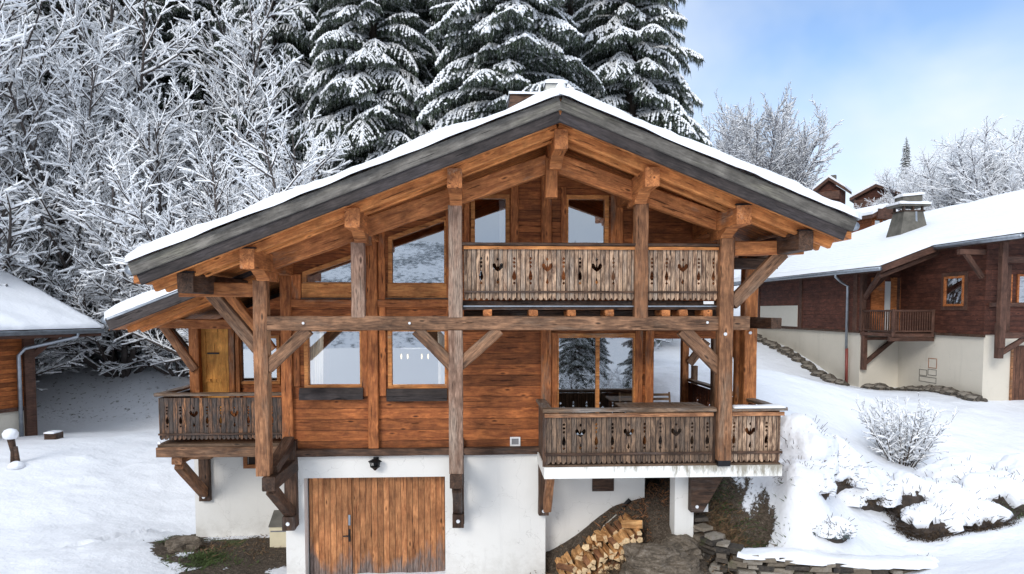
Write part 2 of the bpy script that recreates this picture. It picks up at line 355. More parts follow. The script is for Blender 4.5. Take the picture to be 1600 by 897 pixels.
class MB:
    def __init__(s): s.v = []; s.f = []
    def add(s, vs, fs):
        b = len(s.v); s.v += [Vector(v) for v in vs]; s.f += [tuple(b + i for i in f) for f in fs]; return s
    def box(s, x0, x1, y0, y1, z0, z1):
        x0, x1 = sorted((x0, x1)); y0, y1 = sorted((y0, y1)); z0, z1 = sorted((z0, z1))
        vs = [(x, y, z) for z in (z0, z1) for y in (y0, y1) for x in (x0, x1)]
        return s.add(vs, [(0, 2, 3, 1), (4, 5, 7, 6), (0, 1, 5, 4), (2, 6, 7, 3), (0, 4, 6, 2), (1, 3, 7, 5)])
    def prism(s, pts, y0, y1):       # polygon in xz, extruded in y
        n = len(pts); vs = [(x, y0, z) for x, z in pts] + [(x, y1, z) for x, z in pts]
        fs = [tuple(range(n)), tuple(range(2 * n - 1, n - 1, -1))] + [(i, i + n, (i + 1) % n + n, (i + 1) % n) for i in range(n)]
        return s.add(vs, fs)
    def prism_z(s, pts, z0, z1):
        n = len(pts); vs = [(x, y, z0) for x, y in pts] + [(x, y, z1) for x, y in pts]
        fs = [tuple(range(n - 1, -1, -1)), tuple(range(n, 2 * n))] + [(i, (i + 1) % n, (i + 1) % n + n, i + n) for i in range(n)]
        return s.add(vs, fs)
    def prism_x(s, pts, x0, x1):     # polygon in yz extruded in x
        n = len(pts); vs = [(x0, y, z) for y, z in pts] + [(x1, y, z) for y, z in pts]
        fs = [tuple(range(n)), tuple(range(2 * n - 1, n - 1, -1))] + [(i, i + n, (i + 1) % n + n, (i + 1) % n) for i in range(n)]
        return s.add(vs, fs)
    def tube(s, pts, rad, n=8, cap=True):
        pts = [Vector(p) for p in pts]; rads = rad if isinstance(rad, (list, tuple)) else [rad] * len(pts)
        b = len(s.v)
        for k, p in enumerate(pts):
            t = (pts[min(k + 1, len(pts) - 1)] - pts[max(k - 1, 0)]).normalized()
            a = t.orthogonal().normalized() if k == 0 else (a - t * a.dot(t)).normalized()
            c = t.cross(a)
            for i in range(n):
                th = 2 * math.pi * i / n
                s.v.append(p + (a * math.cos(th) + c * math.sin(th)) * rads[k])
        for k in range(len(pts) - 1):
            for i in range(n):
                s.f.append((b + k * n + i, b + k * n + (i + 1) % n, b + (k + 1) * n + (i + 1) % n, b + (k + 1) * n + i))
        if cap:
            s.f.append(tuple(b + i for i in range(n - 1, -1, -1))); e = b + (len(pts) - 1) * n; s.f.append(tuple(e + i for i in range(n)))
        return s
    def build(s, name, mat, parent=None, world=None, smooth=False, fix=True):
        o = mesh(name, s.v, s.f, mat, parent, world, smooth)
        if fix:
            import bmesh
            bm = bmesh.new(); bm.from_mesh(o.data); bmesh.ops.recalc_face_normals(bm, faces=bm.faces); bm.to_mesh(o.data); bm.free()
        return o
rng = random.Random(7)
def beam(name, A, B, w, h, mat, parent, up=(0, 0, 1), rough=.006, bev=.014, label=None):
    """squared timber from A to B: local X runs along it, w across, h along `up`; slightly hewn"""
    A = Vector(A); B = Vector(B); x = (B - A); Ln = x.length; x.normalize()
    upv = Vector(up); y = upv.cross(x)
    if y.length < 1e-3: y = Vector((0, 1, 0)).cross(x)
    y.normalize(); z = x.cross(y)
    W = Matrix((x, y, z)).transposed().to_4x4(); W.translation = A
    bev = min(bev, w * .2, h * .2)
    sec = [(-w/2+bev, -h/2), (w/2-bev, -h/2), (w/2, -h/2+bev), (w/2, h/2-bev), (w/2-bev, h/2), (-w/2+bev, h/2), (-w/2, h/2-bev), (-w/2, -h/2+bev)]
    n = max(2, int(Ln / .35) + 1); vs = []; fs = []
    for k in range(n):
        for (a, b) in sec:
            j = rough if w > .06 else rough * .3
            vs.append((Ln * k / (n - 1), a + rng.uniform(-j, j), b + rng.uniform(-j, j)))
    for k in range(n - 1):
        for i in range(8): fs.append((k*8+i, (k+1)*8+i, (k+1)*8+(i+1) % 8, k*8+(i+1) % 8))
    fs.append(tuple(range(8))); fs.append(tuple((n-1)*8 + i for i in range(7, -1, -1)))
    o = mesh(name, vs, fs, mat, parent, W)
    if label: o['label'] = label
    return o
def bolt(parent, p, r=.03, mat=None):
    mb = MB(); mb.tube([Vector(p), Vector(p) + Vector((0, -.02, 0))], r, 8)
    return mb.build('bolt', mat or M['steel'], parent)
# ================================================================ THE CHALET
YF, YP, YW, YL = 10.3, 11.5, 12.8, 15.3      # fascia, post line, front wall, recessed left wing wall
def X(px, D): return P(px, 500, D).x
def Z(py, D, px=744): return P(px, py, D).z
ch = thing('chalet', 'large timber chalet in the centre with carved balconies above a white garage storey', 'chalet', (0, 14, 0))
RIDGE = P(876, 150, YF); LE = P(203, 411, YF); RE = P(1336, 343, YF)
RX, RZ = RIDGE.x, RIDGE.z
SL = (RZ - LE.z) / (RX - LE.x); SR = (RZ - RE.z) / (RE.x - RX)
XL, XR = LE.x, RE.x
YB = 22.5
def rz(x):            # height of the roof's top skin (under the snow)
    return RZ - (SL * (RX - x) if x < RX else SR * (x - RX))
TH = .365              # whole roof depth: skin to soffit at the verge
def sof(x): return rz(x) - TH + .05
# roof deck: one body, soffit boards below
def roof_poly(x0, x1, top, bot, n=1):
    xs = [x0, RX, x1] if x0 < RX < x1 else [x0, x1]
    return [(x, rz(x) + top) for x in xs] + [(x, rz(x) + bot) for x in reversed(xs)]
roof = MB().prism(roof_poly(XL + .02, XR - .02, -.02, -TH + .06), YF + .05, YB).build('roof', M['soffit'], ch)
# snow blanket with a soft irregular edge
def snow_slab(name, x0, x1, y0, y1, zf, th, parent, mat, step=.14, seed=1, over=.05, edge=.10):
    nx = max(4, int(abs(x1 - x0) / step)); ny = max(6, int((y1 - y0) / step / 2))
    vs = []; fs = []
    for j in range(ny + 1):
        y = y0 + (y1 - y0) * (j / ny) ** 1.3
        for i in range(nx + 1):
            x = x0 + (x1 - x0) * i / nx
            d = min(abs(x - x0), abs(x - x1), abs(y - y0), abs(y - y1)) / edge
            t = th * (.55 + .45 * math.sqrt(max(0, 1 - (1 - min(1, d)) ** 2)))
            t *= 1 + .5 * mnoise.noise(Vector((x * 1.2, y * .9, seed))) + .2 * mnoise.noise(Vector((x * 4, y * 3, seed)))
            ee = over * mnoise.noise(Vector((x * 2.5, y * 2.5, seed + 9)))
            yy = y + (ee - .03 if j == 0 else 0); xx = x + (ee if i in (0, nx) else 0)
            vs.append((xx, yy, zf(x, y) + t))
    for j in range(ny):
        for i in range(nx):
            a = j * (nx + 1) + i; fs.append((a, a + 1, a + nx + 2, a + nx + 1))
    per = [i for i in range(nx + 1)] + [(j + 1) * (nx + 1) + nx for j in range(ny)] + [ny * (nx + 1) + i for i in range(nx - 1, -1, -1)] + [j * (nx + 1) for j in range(ny - 1, 0, -1)]
    b = len(vs)
    for k in per:
        v = vs[k]; cx = min(max(v[0], min(x0, x1)), max(x0, x1)); vs.append((v[0] * .9 + cx * .1, v[1], zf(cx, v[1]) - .005))
    m = len(per)
    for k in range(m): fs.append((per[k], b + k, b + (k + 1) % m, per[(k + 1) % m]))
    return mesh(name, vs, fs, mat, parent, smooth=True)
for x0, x1, sd in ((XL - .03, RX + .02, 1), (RX - .02, XR + .05, 5)):
    o = snow_slab('roof_snow', x0, x1, YF - .07, YB, lambda x, y: rz(x) + .012, .165, roof, M['snow'], seed=sd, over=.09)
# ridge cap of snow so both blankets join
mb = MB(); mb.tube([(RX, YF - .05 + k * .6, RZ + .11 + .012 * math.sin(k * 1.7)) for k in range(21)], .075, 10); mb.build('roof_snow', M['snow'], roof, smooth=True)
# verge boards
def slope_beam(name, xa, xb, y, dz, w, h, mat, parent, **k):
    return beam(name, (xa, y, rz(xa) + dz), (xb, y, rz(xb) + dz), w, h, mat, parent, **k)
for xa, xb in ((XL, RX), (RX, XR)):
    slope_beam('verge_board', xa, xb, YF + .02, -.095, .06, .19, M['fascia_top'], roof, rough=.003)
    slope_beam('verge_board', xa + (.10 if xa == XL else 0), xb - (.12 if xb == XR else 0), YF + .06, -.275, .05, .18, M['fascia_low'], roof, rough=.003)
    slope_beam('verge_trim', xa + .2, xb - .2, YF + .10, -.368, .05, .03, M['rafter'], roof, rough=.002)
# rafters seen under the overhang
for yy in (YF + .42, YF + .80):
    for xa, xb in ((XL + .15, RX), (RX, XR - .15)):
        slope_beam('rafter', xa, xb, yy, -TH - .02, .11, .17, M['rafter'], roof, rough=.003)
# eave gutters
for xe in (XL - .02, XR + .02):
    mb = MB(); mb.tube([(xe, YF + .02, rz(min(max(xe, XL), XR)) - .10), (xe, YB, rz(min(max(xe, XL), XR)) - .10)], .07, 10); mb.build('gutter', M['zinc'], roof, smooth=True)
# purlins: (px,py) of their front face centre at YF+.45
purl = {}
YQ = YF + .30
for px, w, inner in ((876, .21, 16), (711, .22, 16), (552, .22, 16), (388, .22, 16), (291, .24, 16), (1017, .23, 16), (1160, .23, 16), (1257, .23, 16)):
    x = X(px, YQ); z = rz(x) - TH - .17
    kind = M['post_orange'] if px not in (291, 1257) else M['dark_timber']
    beam('purlin', (x, YQ, z), (x, YW + .3, z), w, .30, kind, roof)
    if px in (388, 291, 1257, 1160):
        MB().box(x - w/2 - .015, x + w/2 + .015, YQ - .012, YQ + .22, z + .155, z + .175).build('purlin_cap', M['metal'], roof)
    purl[px] = (x, z)
# corbel under each purlin, over its post
for px, z0 in ((711, 0), (552, 0), (388, 0), (1017, 0), (1160, 0), (876, 0)):
    x, z = purl[px]
    MB().prism_x([(YP - .42, z - .15), (YP + .4, z - .15), (YP + .4, z - .30), (YP - .14, z - .30), (YP - .2, z - .24), (YP - .32, z - .20)], x - .10, x + .10).build('corbel', M['post_orange'], roof)
x, z = purl[876]
beam('ridge_bracket', (x - .05, YP + .05, z - .75), (x - .05, YP + .05, z - .1), .2, .22, M['post_orange'], roof, up=(0, 1, 0))

# posts in the front plane
def post(px, ytop, ybot, D=YP, w=.225, mat='post', ztop=None):
    x = X(px, D); return beam('post', (x, D, Z(ybot, D)), (x, D, ztop if ztop else Z(ytop, D)), w, w, M[mat], ch, up=(0, 1, 0))
zb = Z(506, YP)     # the long middle beam
post(409, 398, 738, mat='post', ztop=purl[388][1] - .29)
post(561, 330, 496, w=.215, mat='post_grey', ztop=purl[552][1] - .29)
post(712, 270, 496, w=.225, mat='post_grey', ztop=purl[711][1] - .29)
post(712, 516, 738, w=.235, mat='post_grey')
post(1000, 275, 497, w=.22, mat='post', ztop=purl[1017][1] - .29)
post(1132, 335, 722, D=YP - .06, w=.23, mat='post', ztop=purl[1160][1] - .29)
beam('cross_beam', P(418, 505, YP), P(1168, 505, YP), .20, .235, M['beam_grey'], ch)
# principal rafters right under the soffit
def prafter(pxa, pya, pxb, pyb, D=YP + .12):
    return beam('principal_rafter', P(pxa, pya, D), P(pxb, pyb, D), .17, .31, M['post_orange'], ch)
prafter(418, 409, 856, 257); prafter(874, 257, 1130, 350)
# outriggers and their braces
beam('outrigger', P(283, 453, YP), P(402, 453, YP), .2, .23, M['post_orange'], ch)
beam('outrigger', P(1145, 389, YP), P(1252, 387, YP), .2, .24, M['post_orange'], ch)
beam('outrigger', P(1145, 412, YP + .8), P(1212, 412, YP + .8), .2, .2, M['dark_timber'], ch)
def brace(a, b, D=YP, w=.15, h=.20, mat='beam_grey'):
    return beam('brace', P(*a, D), P(*b, D), w, h, M[mat], ch, up=(0, 0, 1))
brace((330, 458), (404, 545)); brace((358, 462), (424, 548), D=YP + 1.2, mat='post_orange')
brace((1222, 395), (1143, 475), h=.22)
brace((418, 575), (482, 515)); brace((651, 515), (708, 572)); brace((716, 572), (780, 515)); brace((1066, 515), (1126, 577), h=.24)
# brackets that carry the two long posts: arm, strut and wall piece
def bracket(px, ytop, ybot, mat='dark_timber', D0=YP, D1=YW, w=.22, px1=None, armz=None):
    x = X(px, D0)
    b = thing_part('post_bracket', (x, D1, 0))
    z0 = Z(ytop, D0); zl = Z(ybot, D1)
    beam('arm', (x, D0 - .16, z0 - .12), (x, D1, z0 - .12), w, .24, M[mat], b)
    beam('strut', (x, D0 + .02, z0 - .26), (x, D1 - .05, zl + .2), w * .75, .19, M[mat], b)
    beam('wall_piece', (x, D1 - .08, zl), (x, D1 - .08, z0 + .35), w, .16, M['post' if mat != 'dark_timber' else 'dark_timber'], b, up=(0, 1, 0))
    beam('foot_block', (x, D1 - .24, zl - .01), (x, D1 - .24, zl + .24), w * 1.02, .2, M['dark_timber'], b, up=(0, 1, 0))
    bolt(b, (x, D1 - .345, zl + .12), .035)
    return b
def thing_part(name, loc):
    o = bpy.data.objects.new(name, None); o.empty_display_size = .1
    return link(o, ch, Matrix.Translation(Vector(loc)))
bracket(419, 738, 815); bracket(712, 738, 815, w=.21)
# extra leaning knee beside the left bracket
beam('brace', P(424, 735, YP + .1), P(452, 690, YP + 1.2), .2, .2, M['dark_timber'], ch)

# ---- front wall
XWL = X(441, YW); XWR = X(1021, YW); ZB = Z(708, YW); ZS = Z(697, YW)
XG0, XG1, ZG = X(471, YW), X(694, YW), Z(744, YW)
XC = X(853, YW)
# rendered base storey around the garage opening (jambs and lintel are one body)
g = MB(); y0, y1 = YW, YW + .34
g.add([(XWL, y0, -1), (XG0, y0, -1), (XG0, y0, ZG), (XG1, y0, ZG), (XG1, y0, -1), (XC, y0, -1), (XC, y0, ZB), (XWL, y0, ZB)], [(0, 1, 2, 7), (7, 2, 3, 6), (3, 4, 5, 6)])
g.add([(XG0, y0, -1), (XG0, y1, -1), (XG0, y1, ZG), (XG0, y0, ZG)], [(0, 1, 2, 3)])
g.add([(XG1, y0, -1), (XG1, y1, -1), (XG1, y1, ZG), (XG1, y0, ZG)], [(0, 1, 2, 3)])
g.add([(XG0, y0, ZG), (XG1, y0, ZG), (XG1, y1, ZG), (XG0, y1, ZG)], [(0, 1, 2, 3)])
g.add([(XWL, y0, -1), (XWL, YB - 1, -1), (XWL, YB - 1, ZB), (XWL, y0, ZB)], [(0, 1, 2, 3)])
g.add([(XC, y0, -1), (XC, y0 + .45, -1), (XC, y0 + .45, ZB), (XC, y0, ZB)], [(0, 1, 2, 3)])
g.build('garage_wall', M['plaster'], ch, fix=False)
MB().box(XC - .3, X(1010, YW + .45), YW + .45, YW + .75, -1, ZB).build('rendered_wall', M['plaster'], ch)
MB().box(X(927, YW + .44), X(961, YW + .44), YW + .42, YW + .449, Z(770, YW + .44), ZB - .2).build('vent_recess', M['dark_timber'], ch)
# garage door, two unequal leaves
YG = YW + .26
gd = thing_part('garage_door', (X(587, YG), YG, 0))
xs = X(546.5, YG)
MB().box(X(479, YG), xs - .008, YG, YG + .06, -.4, ZG + .03).build('door_leaf', M['garage'], gd)
MB().box(xs + .008, X(693, YG), YG + .006, YG + .066, -.4, ZG + .03).build('door_leaf', M['garage'], gd)
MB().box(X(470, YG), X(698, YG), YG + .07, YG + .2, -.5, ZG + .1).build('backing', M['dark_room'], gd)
zh = Z(833, YG)
hm = MB(); hm.box(xs - .075, xs - .035, YG - .014, YG - .001, zh - .12, zh + .12); hm.tube([(xs - .055, YG - .04, zh + .0), (xs - .17, YG - .045, zh - .005)], .014, 8); hm.tube([(xs - .055, YG - .005, zh), (xs - .055, YG - .045, zh)], .012, 8)
hm.build('handle', M['metal'], gd)
MB().box(xs - .07, xs - .03, YG - .03, YG - .001, Z(817, YG), Z(801, YG)).build('lock', M['zinc'], gd)
# sill beam between render and timber
beam('sill_beam', (XWL - .02, YW - .05, ZB + .055), (X(845, YW), YW - .05, ZB + .055), .16, .13, M['dark_timber'], ch)
# timber wall as a polygon with true window openings
def opening_wall(name, outer, holes, y, th, mat, parent):
    cu = bpy.data.curves.new(name, 'CURVE'); cu.dimensions = '2D'; cu.fill_mode = 'BOTH'; cu.extrude = th / 2
    for poly in [outer] + holes:
        sp = cu.splines.new('POLY'); sp.points.add(len(poly) - 1); sp.use_cyclic_u = True
        for p_, (a, b) in zip(sp.points, poly): p_.co = (a, b, 0, 1)
    tmp = bpy.data.objects.new('tmp_curve', cu); COL.objects.link(tmp)
    bpy.context.view_layer.update()
    me = bpy.data.meshes.new_from_object(tmp.evaluated_get(bpy.context.evaluated_depsgraph_get()))
    bpy.data.objects.remove(tmp); bpy.data.curves.remove(cu)
    co = np.zeros(len(me.vertices) * 3); me.vertices.foreach_get('co', co); co = co.reshape(-1, 3)
    new = np.stack([co[:, 0], y + th / 2 - co[:, 2], co[:, 1]], 1)
    me.vertices.foreach_set('co', new.ravel()); me.name = name
    me.materials.clear(); me.materials.append(mat); me.update()
    o = bpy.data.objects.new(name, me); return link(o, parent)
def pr(x0, y0, x1, y1, D=YW):   # pixel rect to xz polygon
    a = P(x0, y0, D); b = P(x1, y1, D); return [(a.x, b.z), (b.x, b.z), (b.x, a.z), (a.x, a.z)]
def pp(pts, D=YW): return [(P(a, b, D).x, P(a, b, D).z) for a, b in pts]
W1 = pr(480, 517, 564, 602); W2 = pr(611, 517, 696, 602)
WT = pp([(478, 442), (566, 442), (566, 398), (478, 429)]); WM_ = pp([(612, 443), (695, 443), (695, 344), (612, 374)])
W3 = pr(741, 309, 791, 440); W4 = pr(887, 310, 945, 440)
PD = pr(872, 527, 990, 700)
zc_ = ZB + .02; XU = X(1126, YW)
xw = [XWL, RX, XU]
outer = [(XWL, zc_), (XWR, zc_), (XWR, Z(530, YW)), (XU, Z(530, YW)), (XU, rz(XU) - TH + .02), (RX, rz(RX) - TH + .02), (XWL, rz(XWL) - TH + .02)]
opening_wall('timber_wall', outer, [W1, W2, WT, WM_, W3, W4, PD], YW, .12, M['siding'], ch)
MB().box(XWR - .12, XWR, YW + .12, YW + 4.2, zc_, Z(530, YW)).build('timber_wall', M['brown_siding'], ch)
MB().box(XU - .12, XU, YW + .12, YB - 1, Z(530, YW), rz(XU) - TH + .02).build('timber_wall', M['brown_siding'], ch)
# upper floor slab above porch (dark ceiling)
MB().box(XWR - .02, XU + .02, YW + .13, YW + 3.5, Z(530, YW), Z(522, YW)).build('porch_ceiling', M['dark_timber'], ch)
# framing posts and boards proud of the siding
def vboard(px0, px1, y0, y1, mat='trim', proud=.05, D=YW, th=None):
    a, b = X(px0, D), X(px1, D); z0, z1 = Z(max(y0, y1), D), Z(min(y0, y1), D)
    return beam('frame_post', ((a + b) / 2, D - proud / 2, z0), ((a + b) / 2, D - proud / 2, z1), b - a, proud, M[mat], ch, up=(0, 1, 0), rough=.003)
vboard(440, 457, 395, 700, 'trim', .10); vboard(575, 591, 350, 697, 'trim', .12)
vboard(845, 861, 250, 640, 'trim', .09); vboard(861.5, 871, 520, 640, 'trim', .05)
vboard(457.5, 468, 505, 602, 'trim', .04); vboard(564.5, 574.5, 340, 617, 'trim', .05); vboard(592, 603, 352, 617, 'trim', .05)
vboard(697.5, 705, 300, 620, 'trim', .05); vboard(726, 734, 300, 440, 'trim', .05)
vboard(798, 810, 280, 440, 'trim', .05); vboard(876, 884, 292, 440, 'trim', .05); vboard(953, 972, 290, 440, 'trim', .05); vboard(986, 1000, 300, 440, 'trim', .05)
vboard(992, 1004, 517, 700, 'trim', .06); vboard(1008, 1021, 517, 700, 'trim', .08)
vboard(454, 472, 430, 470, 'trim', .05)
beam('cross_rail', (XWL, YW - .04, Z(474, YW)), (X(845, YW), YW - .04, Z(474, YW)), .09, .14, M['trim'], ch)
beam('cross_rail', (XWL, YW - .03, Z(511, YW)), (X(1000, YW), YW - .03, Z(511, YW)), .09, .12, M['dark_timber'], ch)
# windows: frame (four members as one mesh), pane, sill
def window(poly, y=YW, fw=.075, proud=.03, gl='glass', sill=None, curtain=None, mat='frame', mull=None, parent=None, depth=.11, wide_bottom=0):
    par = parent or ch
    cx = sum(a for a, b in poly) / len(poly); cz = sum(b for a, b in poly) / len(poly); n = len(poly)
    W = bpy.data.objects.new('window', None); W.empty_display_size = .1
    link(W, par, Matrix.Translation(Vector((cx, y, min(b for a, b in poly)))))
    # frame ring: offset outward/inward
    def off(d):
        out_ = []
        for k in range(n):
            p0 = Vector(poly[k - 1]); p1 = Vector(poly[k]); p2 = Vector(poly[(k + 1) % n])
            e1 = (p1 - p0).normalized(); e2 = (p2 - p1).normalized()
            n1 = Vector((e1.y, -e1.x)); n2 = Vector((e2.y, -e2.x)); b = (n1 + n2); b = b / max(.4, (b.length_squared / 2))
            out_.append(p1 + b * d)
        return out_
    o_, i_ = off(fw * .8), off(-.012)
    vs = [(p.x, y - proud, p.y) for p in o_] + [(p.x, y - proud, p.y) for p in i_] + [(p.x, y + depth, p.y) for p in i_] + [(p.x, y + .002, p.y) for p in o_]
    fs = []
    for k in range(n):
        q = (k + 1) % n
        fs += [(k, q, n + q, n + k), (n + k, n + q, 2*n + q, 2*n + k), (3*n + k, 3*n + q, q, k)]
    mesh('frame', vs, fs, M[mat], W)
    mesh('pane', [(a, y + .045, b) for a, b in poly], [tuple(range(n))], M[gl], W)
    if sill:
        x0, x1, z0, z1 = sill
        MB().prism_x([(y - .14, z0), (y - .001, z0), (y - .001, z1), (y - .10, z1), (y - .15, z0 + (z1 - z0) * .5)], x0, x1).build('sill', M['fascia_low'], W)
    if wide_bottom:
        zb_ = min(b for a, b in poly); xa = min(a for a, b in poly); xb = max(a for a, b in poly)
        MB().box(xa - .07, xb + .07, y - .045, y - .0305, zb_ - wide_bottom, zb_ - .012).build('bottom_board', M['frame'], W)
    if mull is not None:
        for xm in mull:
            MB().box(xm - .035, xm + .035, y + .005, y + .07, min(b for a, b in poly) - .01, max(b for a, b in poly) + .01).build('mullion', M[mat], W)
    if curtain:
        for xa, xb in curtain:
            vs = []; fs = []; m_ = 40; zt = max(b for a, b in poly); z_ = min(b for a, b in poly)
            for k in range(m_ + 1):
                x = xa + (xb - xa) * k / m_; yy = y + .10 + .02 * math.sin(k * 1.15) + .012 * math.sin(k * 2.3)
                vs += [(x, yy, z_ - .1), (x + .03 * math.sin(k), yy, zt + .1)]
            for k in range(m_): fs.append((2*k, 2*k+2, 2*k+3, 2*k+1))
            mesh('curtain', vs, fs, M['curtain'], W, smooth=True)
    return W
def sl(px0, px1, y0, y1): return (X(px0, YW - .1), X(px1, YW - .1), Z(y1, YW - .1), Z(y0, YW - .1))
window(W1, sill=sl(466, 566, 605, 623), curtain=[(X(481, YW), X(501, YW))])
window(W2, sill=sl(603, 698, 607, 626), curtain=[(X(684, YW), X(696, YW))])
window(WT, wide_bottom=.27); window(WM_, wide_bottom=.27)
window(W3, curtain=[(X(781, YW), X(791, YW))]); window(W4)
window(PD, gl='glass_low', mull=[X(934, YW + .03)], mat='frame', fw=.09)
# sill under the trapezoid windows (dark drip line)
for a, b in ((472, 572), (603, 700)):
    MB().box(X(a, YW), X(b, YW), YW - .08, YW - .046, Z(468, YW), Z(465.5, YW)).build('drip_rail', M['dark_timber'], ch)
# rooms behind: floor, back and partition surfaces
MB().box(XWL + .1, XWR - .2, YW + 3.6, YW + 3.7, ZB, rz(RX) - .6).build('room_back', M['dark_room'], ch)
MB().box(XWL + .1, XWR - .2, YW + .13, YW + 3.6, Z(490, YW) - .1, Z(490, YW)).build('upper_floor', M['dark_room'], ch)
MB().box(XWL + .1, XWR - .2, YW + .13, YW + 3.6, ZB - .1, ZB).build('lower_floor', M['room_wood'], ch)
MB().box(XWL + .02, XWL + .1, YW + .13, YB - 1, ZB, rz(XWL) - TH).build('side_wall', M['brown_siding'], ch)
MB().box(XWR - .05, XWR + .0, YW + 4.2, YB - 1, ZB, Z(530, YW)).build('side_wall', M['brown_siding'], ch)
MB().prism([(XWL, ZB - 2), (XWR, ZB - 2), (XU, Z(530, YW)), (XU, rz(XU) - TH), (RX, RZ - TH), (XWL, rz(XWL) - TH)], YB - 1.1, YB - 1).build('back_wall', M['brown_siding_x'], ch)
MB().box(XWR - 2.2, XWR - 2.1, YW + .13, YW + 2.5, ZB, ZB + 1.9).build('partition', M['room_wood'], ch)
# lit pendant lamps glimpsed through a lower window
NTm = NT('lamp_bulb'); e_ = NTm.n('ShaderNodeEmission', {'Color': (1, .75, .4, 1), 'Strength': 1.6}); NTm.t.links.new(e_.outputs[0], NTm.out.inputs[0]); M['bulb'] = NTm.m
pl = thing('pendant_lamp', 'row of four small glowing bulbs hanging behind the right hand ground floor window pane', 'lamp', P(652, 540, YW + .9))
MB().box(P(626, 542, YW + .9).x, P(680, 542, YW + .9).x, YW + .89, YW + .91, Z(545, YW + .9), Z(543, YW + .9)).build('lamp_bar', M['zinc'], pl)
for px in (627, 637, 659, 669):
    c = P(px, 557, YW + .9); MB().tube([c + Vector((0, 0, .05)), c, c - Vector((0, 0, .05))], [.010, .017, .008], 10).build('bulb', M['bulb'], pl, smooth=True)

room_l = bpy.data.lights.new('pendant_light', 'POINT'); room_l.energy = 110; room_l.color = (1, .82, .6); room_l.shadow_soft_size = .25
rl_ = bpy.data.objects.new('pendant_light', room_l); COL.objects.link(rl_); rl_.location = P(600, 545, YW + 1.3); WM[rl_.name] = Matrix.Translation(rl_.location)
# fittings on the white wall
lamp = thing_part('wall_lantern', P(586, 725, YW - .1)); c = P(586, 725, YW - .14)
m_ = MB(); m_.tube([c + Vector((0, .14, .02)), c + Vector((0, .0, .09))], .018, 6); m_.tube([c + Vector((0, 0, .10)), c + Vector((0, 0, .06)), c + Vector((0, 0, .045))], [.03, .11, .13], 8)
m_.tube([c + Vector((0, 0, -.05)), c + Vector((0, 0, -.075)), c + Vector((0, 0, -.12))], [.10, .06, .015], 8)
for k in range(4):
    a = math.pi / 4 + k * math.pi / 2; d = Vector((math.cos(a), math.sin(a), 0)); m_.tube([c + d * .115 + Vector((0, 0, .045)), c + d * .09 + Vector((0, 0, -.05))], .011, 5)
m_.box(c.x - .05, c.x + .05, YW - .02, YW - .001, c.z - .06, c.z + .1)
m_.build('lantern_body', M['metal'], lamp)
vt = thing_part('air_vent', P(805, 690, YW)); a, b = P(797, 683, YW - .03), P(813, 697, YW - .03)
m_ = MB(); t_ = .03; m_.box(a.x, b.x, YW - .035, YW - .001, b.z, b.z + t_); m_.box(a.x, b.x, YW - .035, YW - .001, a.z - t_, a.z); m_.box(a.x, a.x + t_, YW - .034, YW - .001, b.z, a.z); m_.box(b.x - t_, b.x, YW - .034, YW - .001, b.z, a.z); m_.build('vent_frame', M['white'], vt)
m_ = MB(); m_.box(a.x + .02, b.x - .02, YW - .012, YW - .002, b.z + .02, a.z - .02); m_.build('vent_grille', M['grey_plastic'], vt)
# enamel number plate
npx = P(450, 822, YW - .01); plate = MB().box(npx.x - .085, npx.x + .085, YW - .012, YW - .001, npx.z - .065, npx.z + .065).build('number_plate', M['green_plate'], ch)
def text(name, body, size, loc, mat, parent, ext=.002):
    cu = bpy.data.curves.new(name, 'FONT'); cu.body = body; cu.size = size; cu.align_x = 'CENTER'; cu.align_y = 'CENTER'; cu.extrude = ext
    t = bpy.data.objects.new('tmp', cu); COL.objects.link(t); bpy.context.view_layer.update()
    me = bpy.data.meshes.new_from_object(t.evaluated_get(bpy.context.evaluated_depsgraph_get())); bpy.data.objects.remove(t); bpy.data.curves.remove(cu)
    me.materials.clear(); me.materials.append(mat); me.name = name
    return link(bpy.data.objects.new(name, me), parent, Matrix.Translation(Vector(loc)) @ Matrix.Rotation(R(90), 4, 'X'))
text('number', '48', .10, (npx.x, YW - .015, npx.z), M['white_paint'], plate)
t_ = .007; m_ = MB(); a, b, c_, d_ = npx.x - .076, npx.x + .076, npx.z - .056, npx.z + .056
for q in ((a, b, c_, c_ + t_), (a, b, d_ - t_, d_), (a, a + t_, c_ + t_, d_ - t_), (b - t_, b, c_ + t_, d_ - t_)): m_.box(q[0], q[1], YW - .0145, YW - .0122, q[2], q[3])
m_.build('plate_border', M['white_paint'], plate)

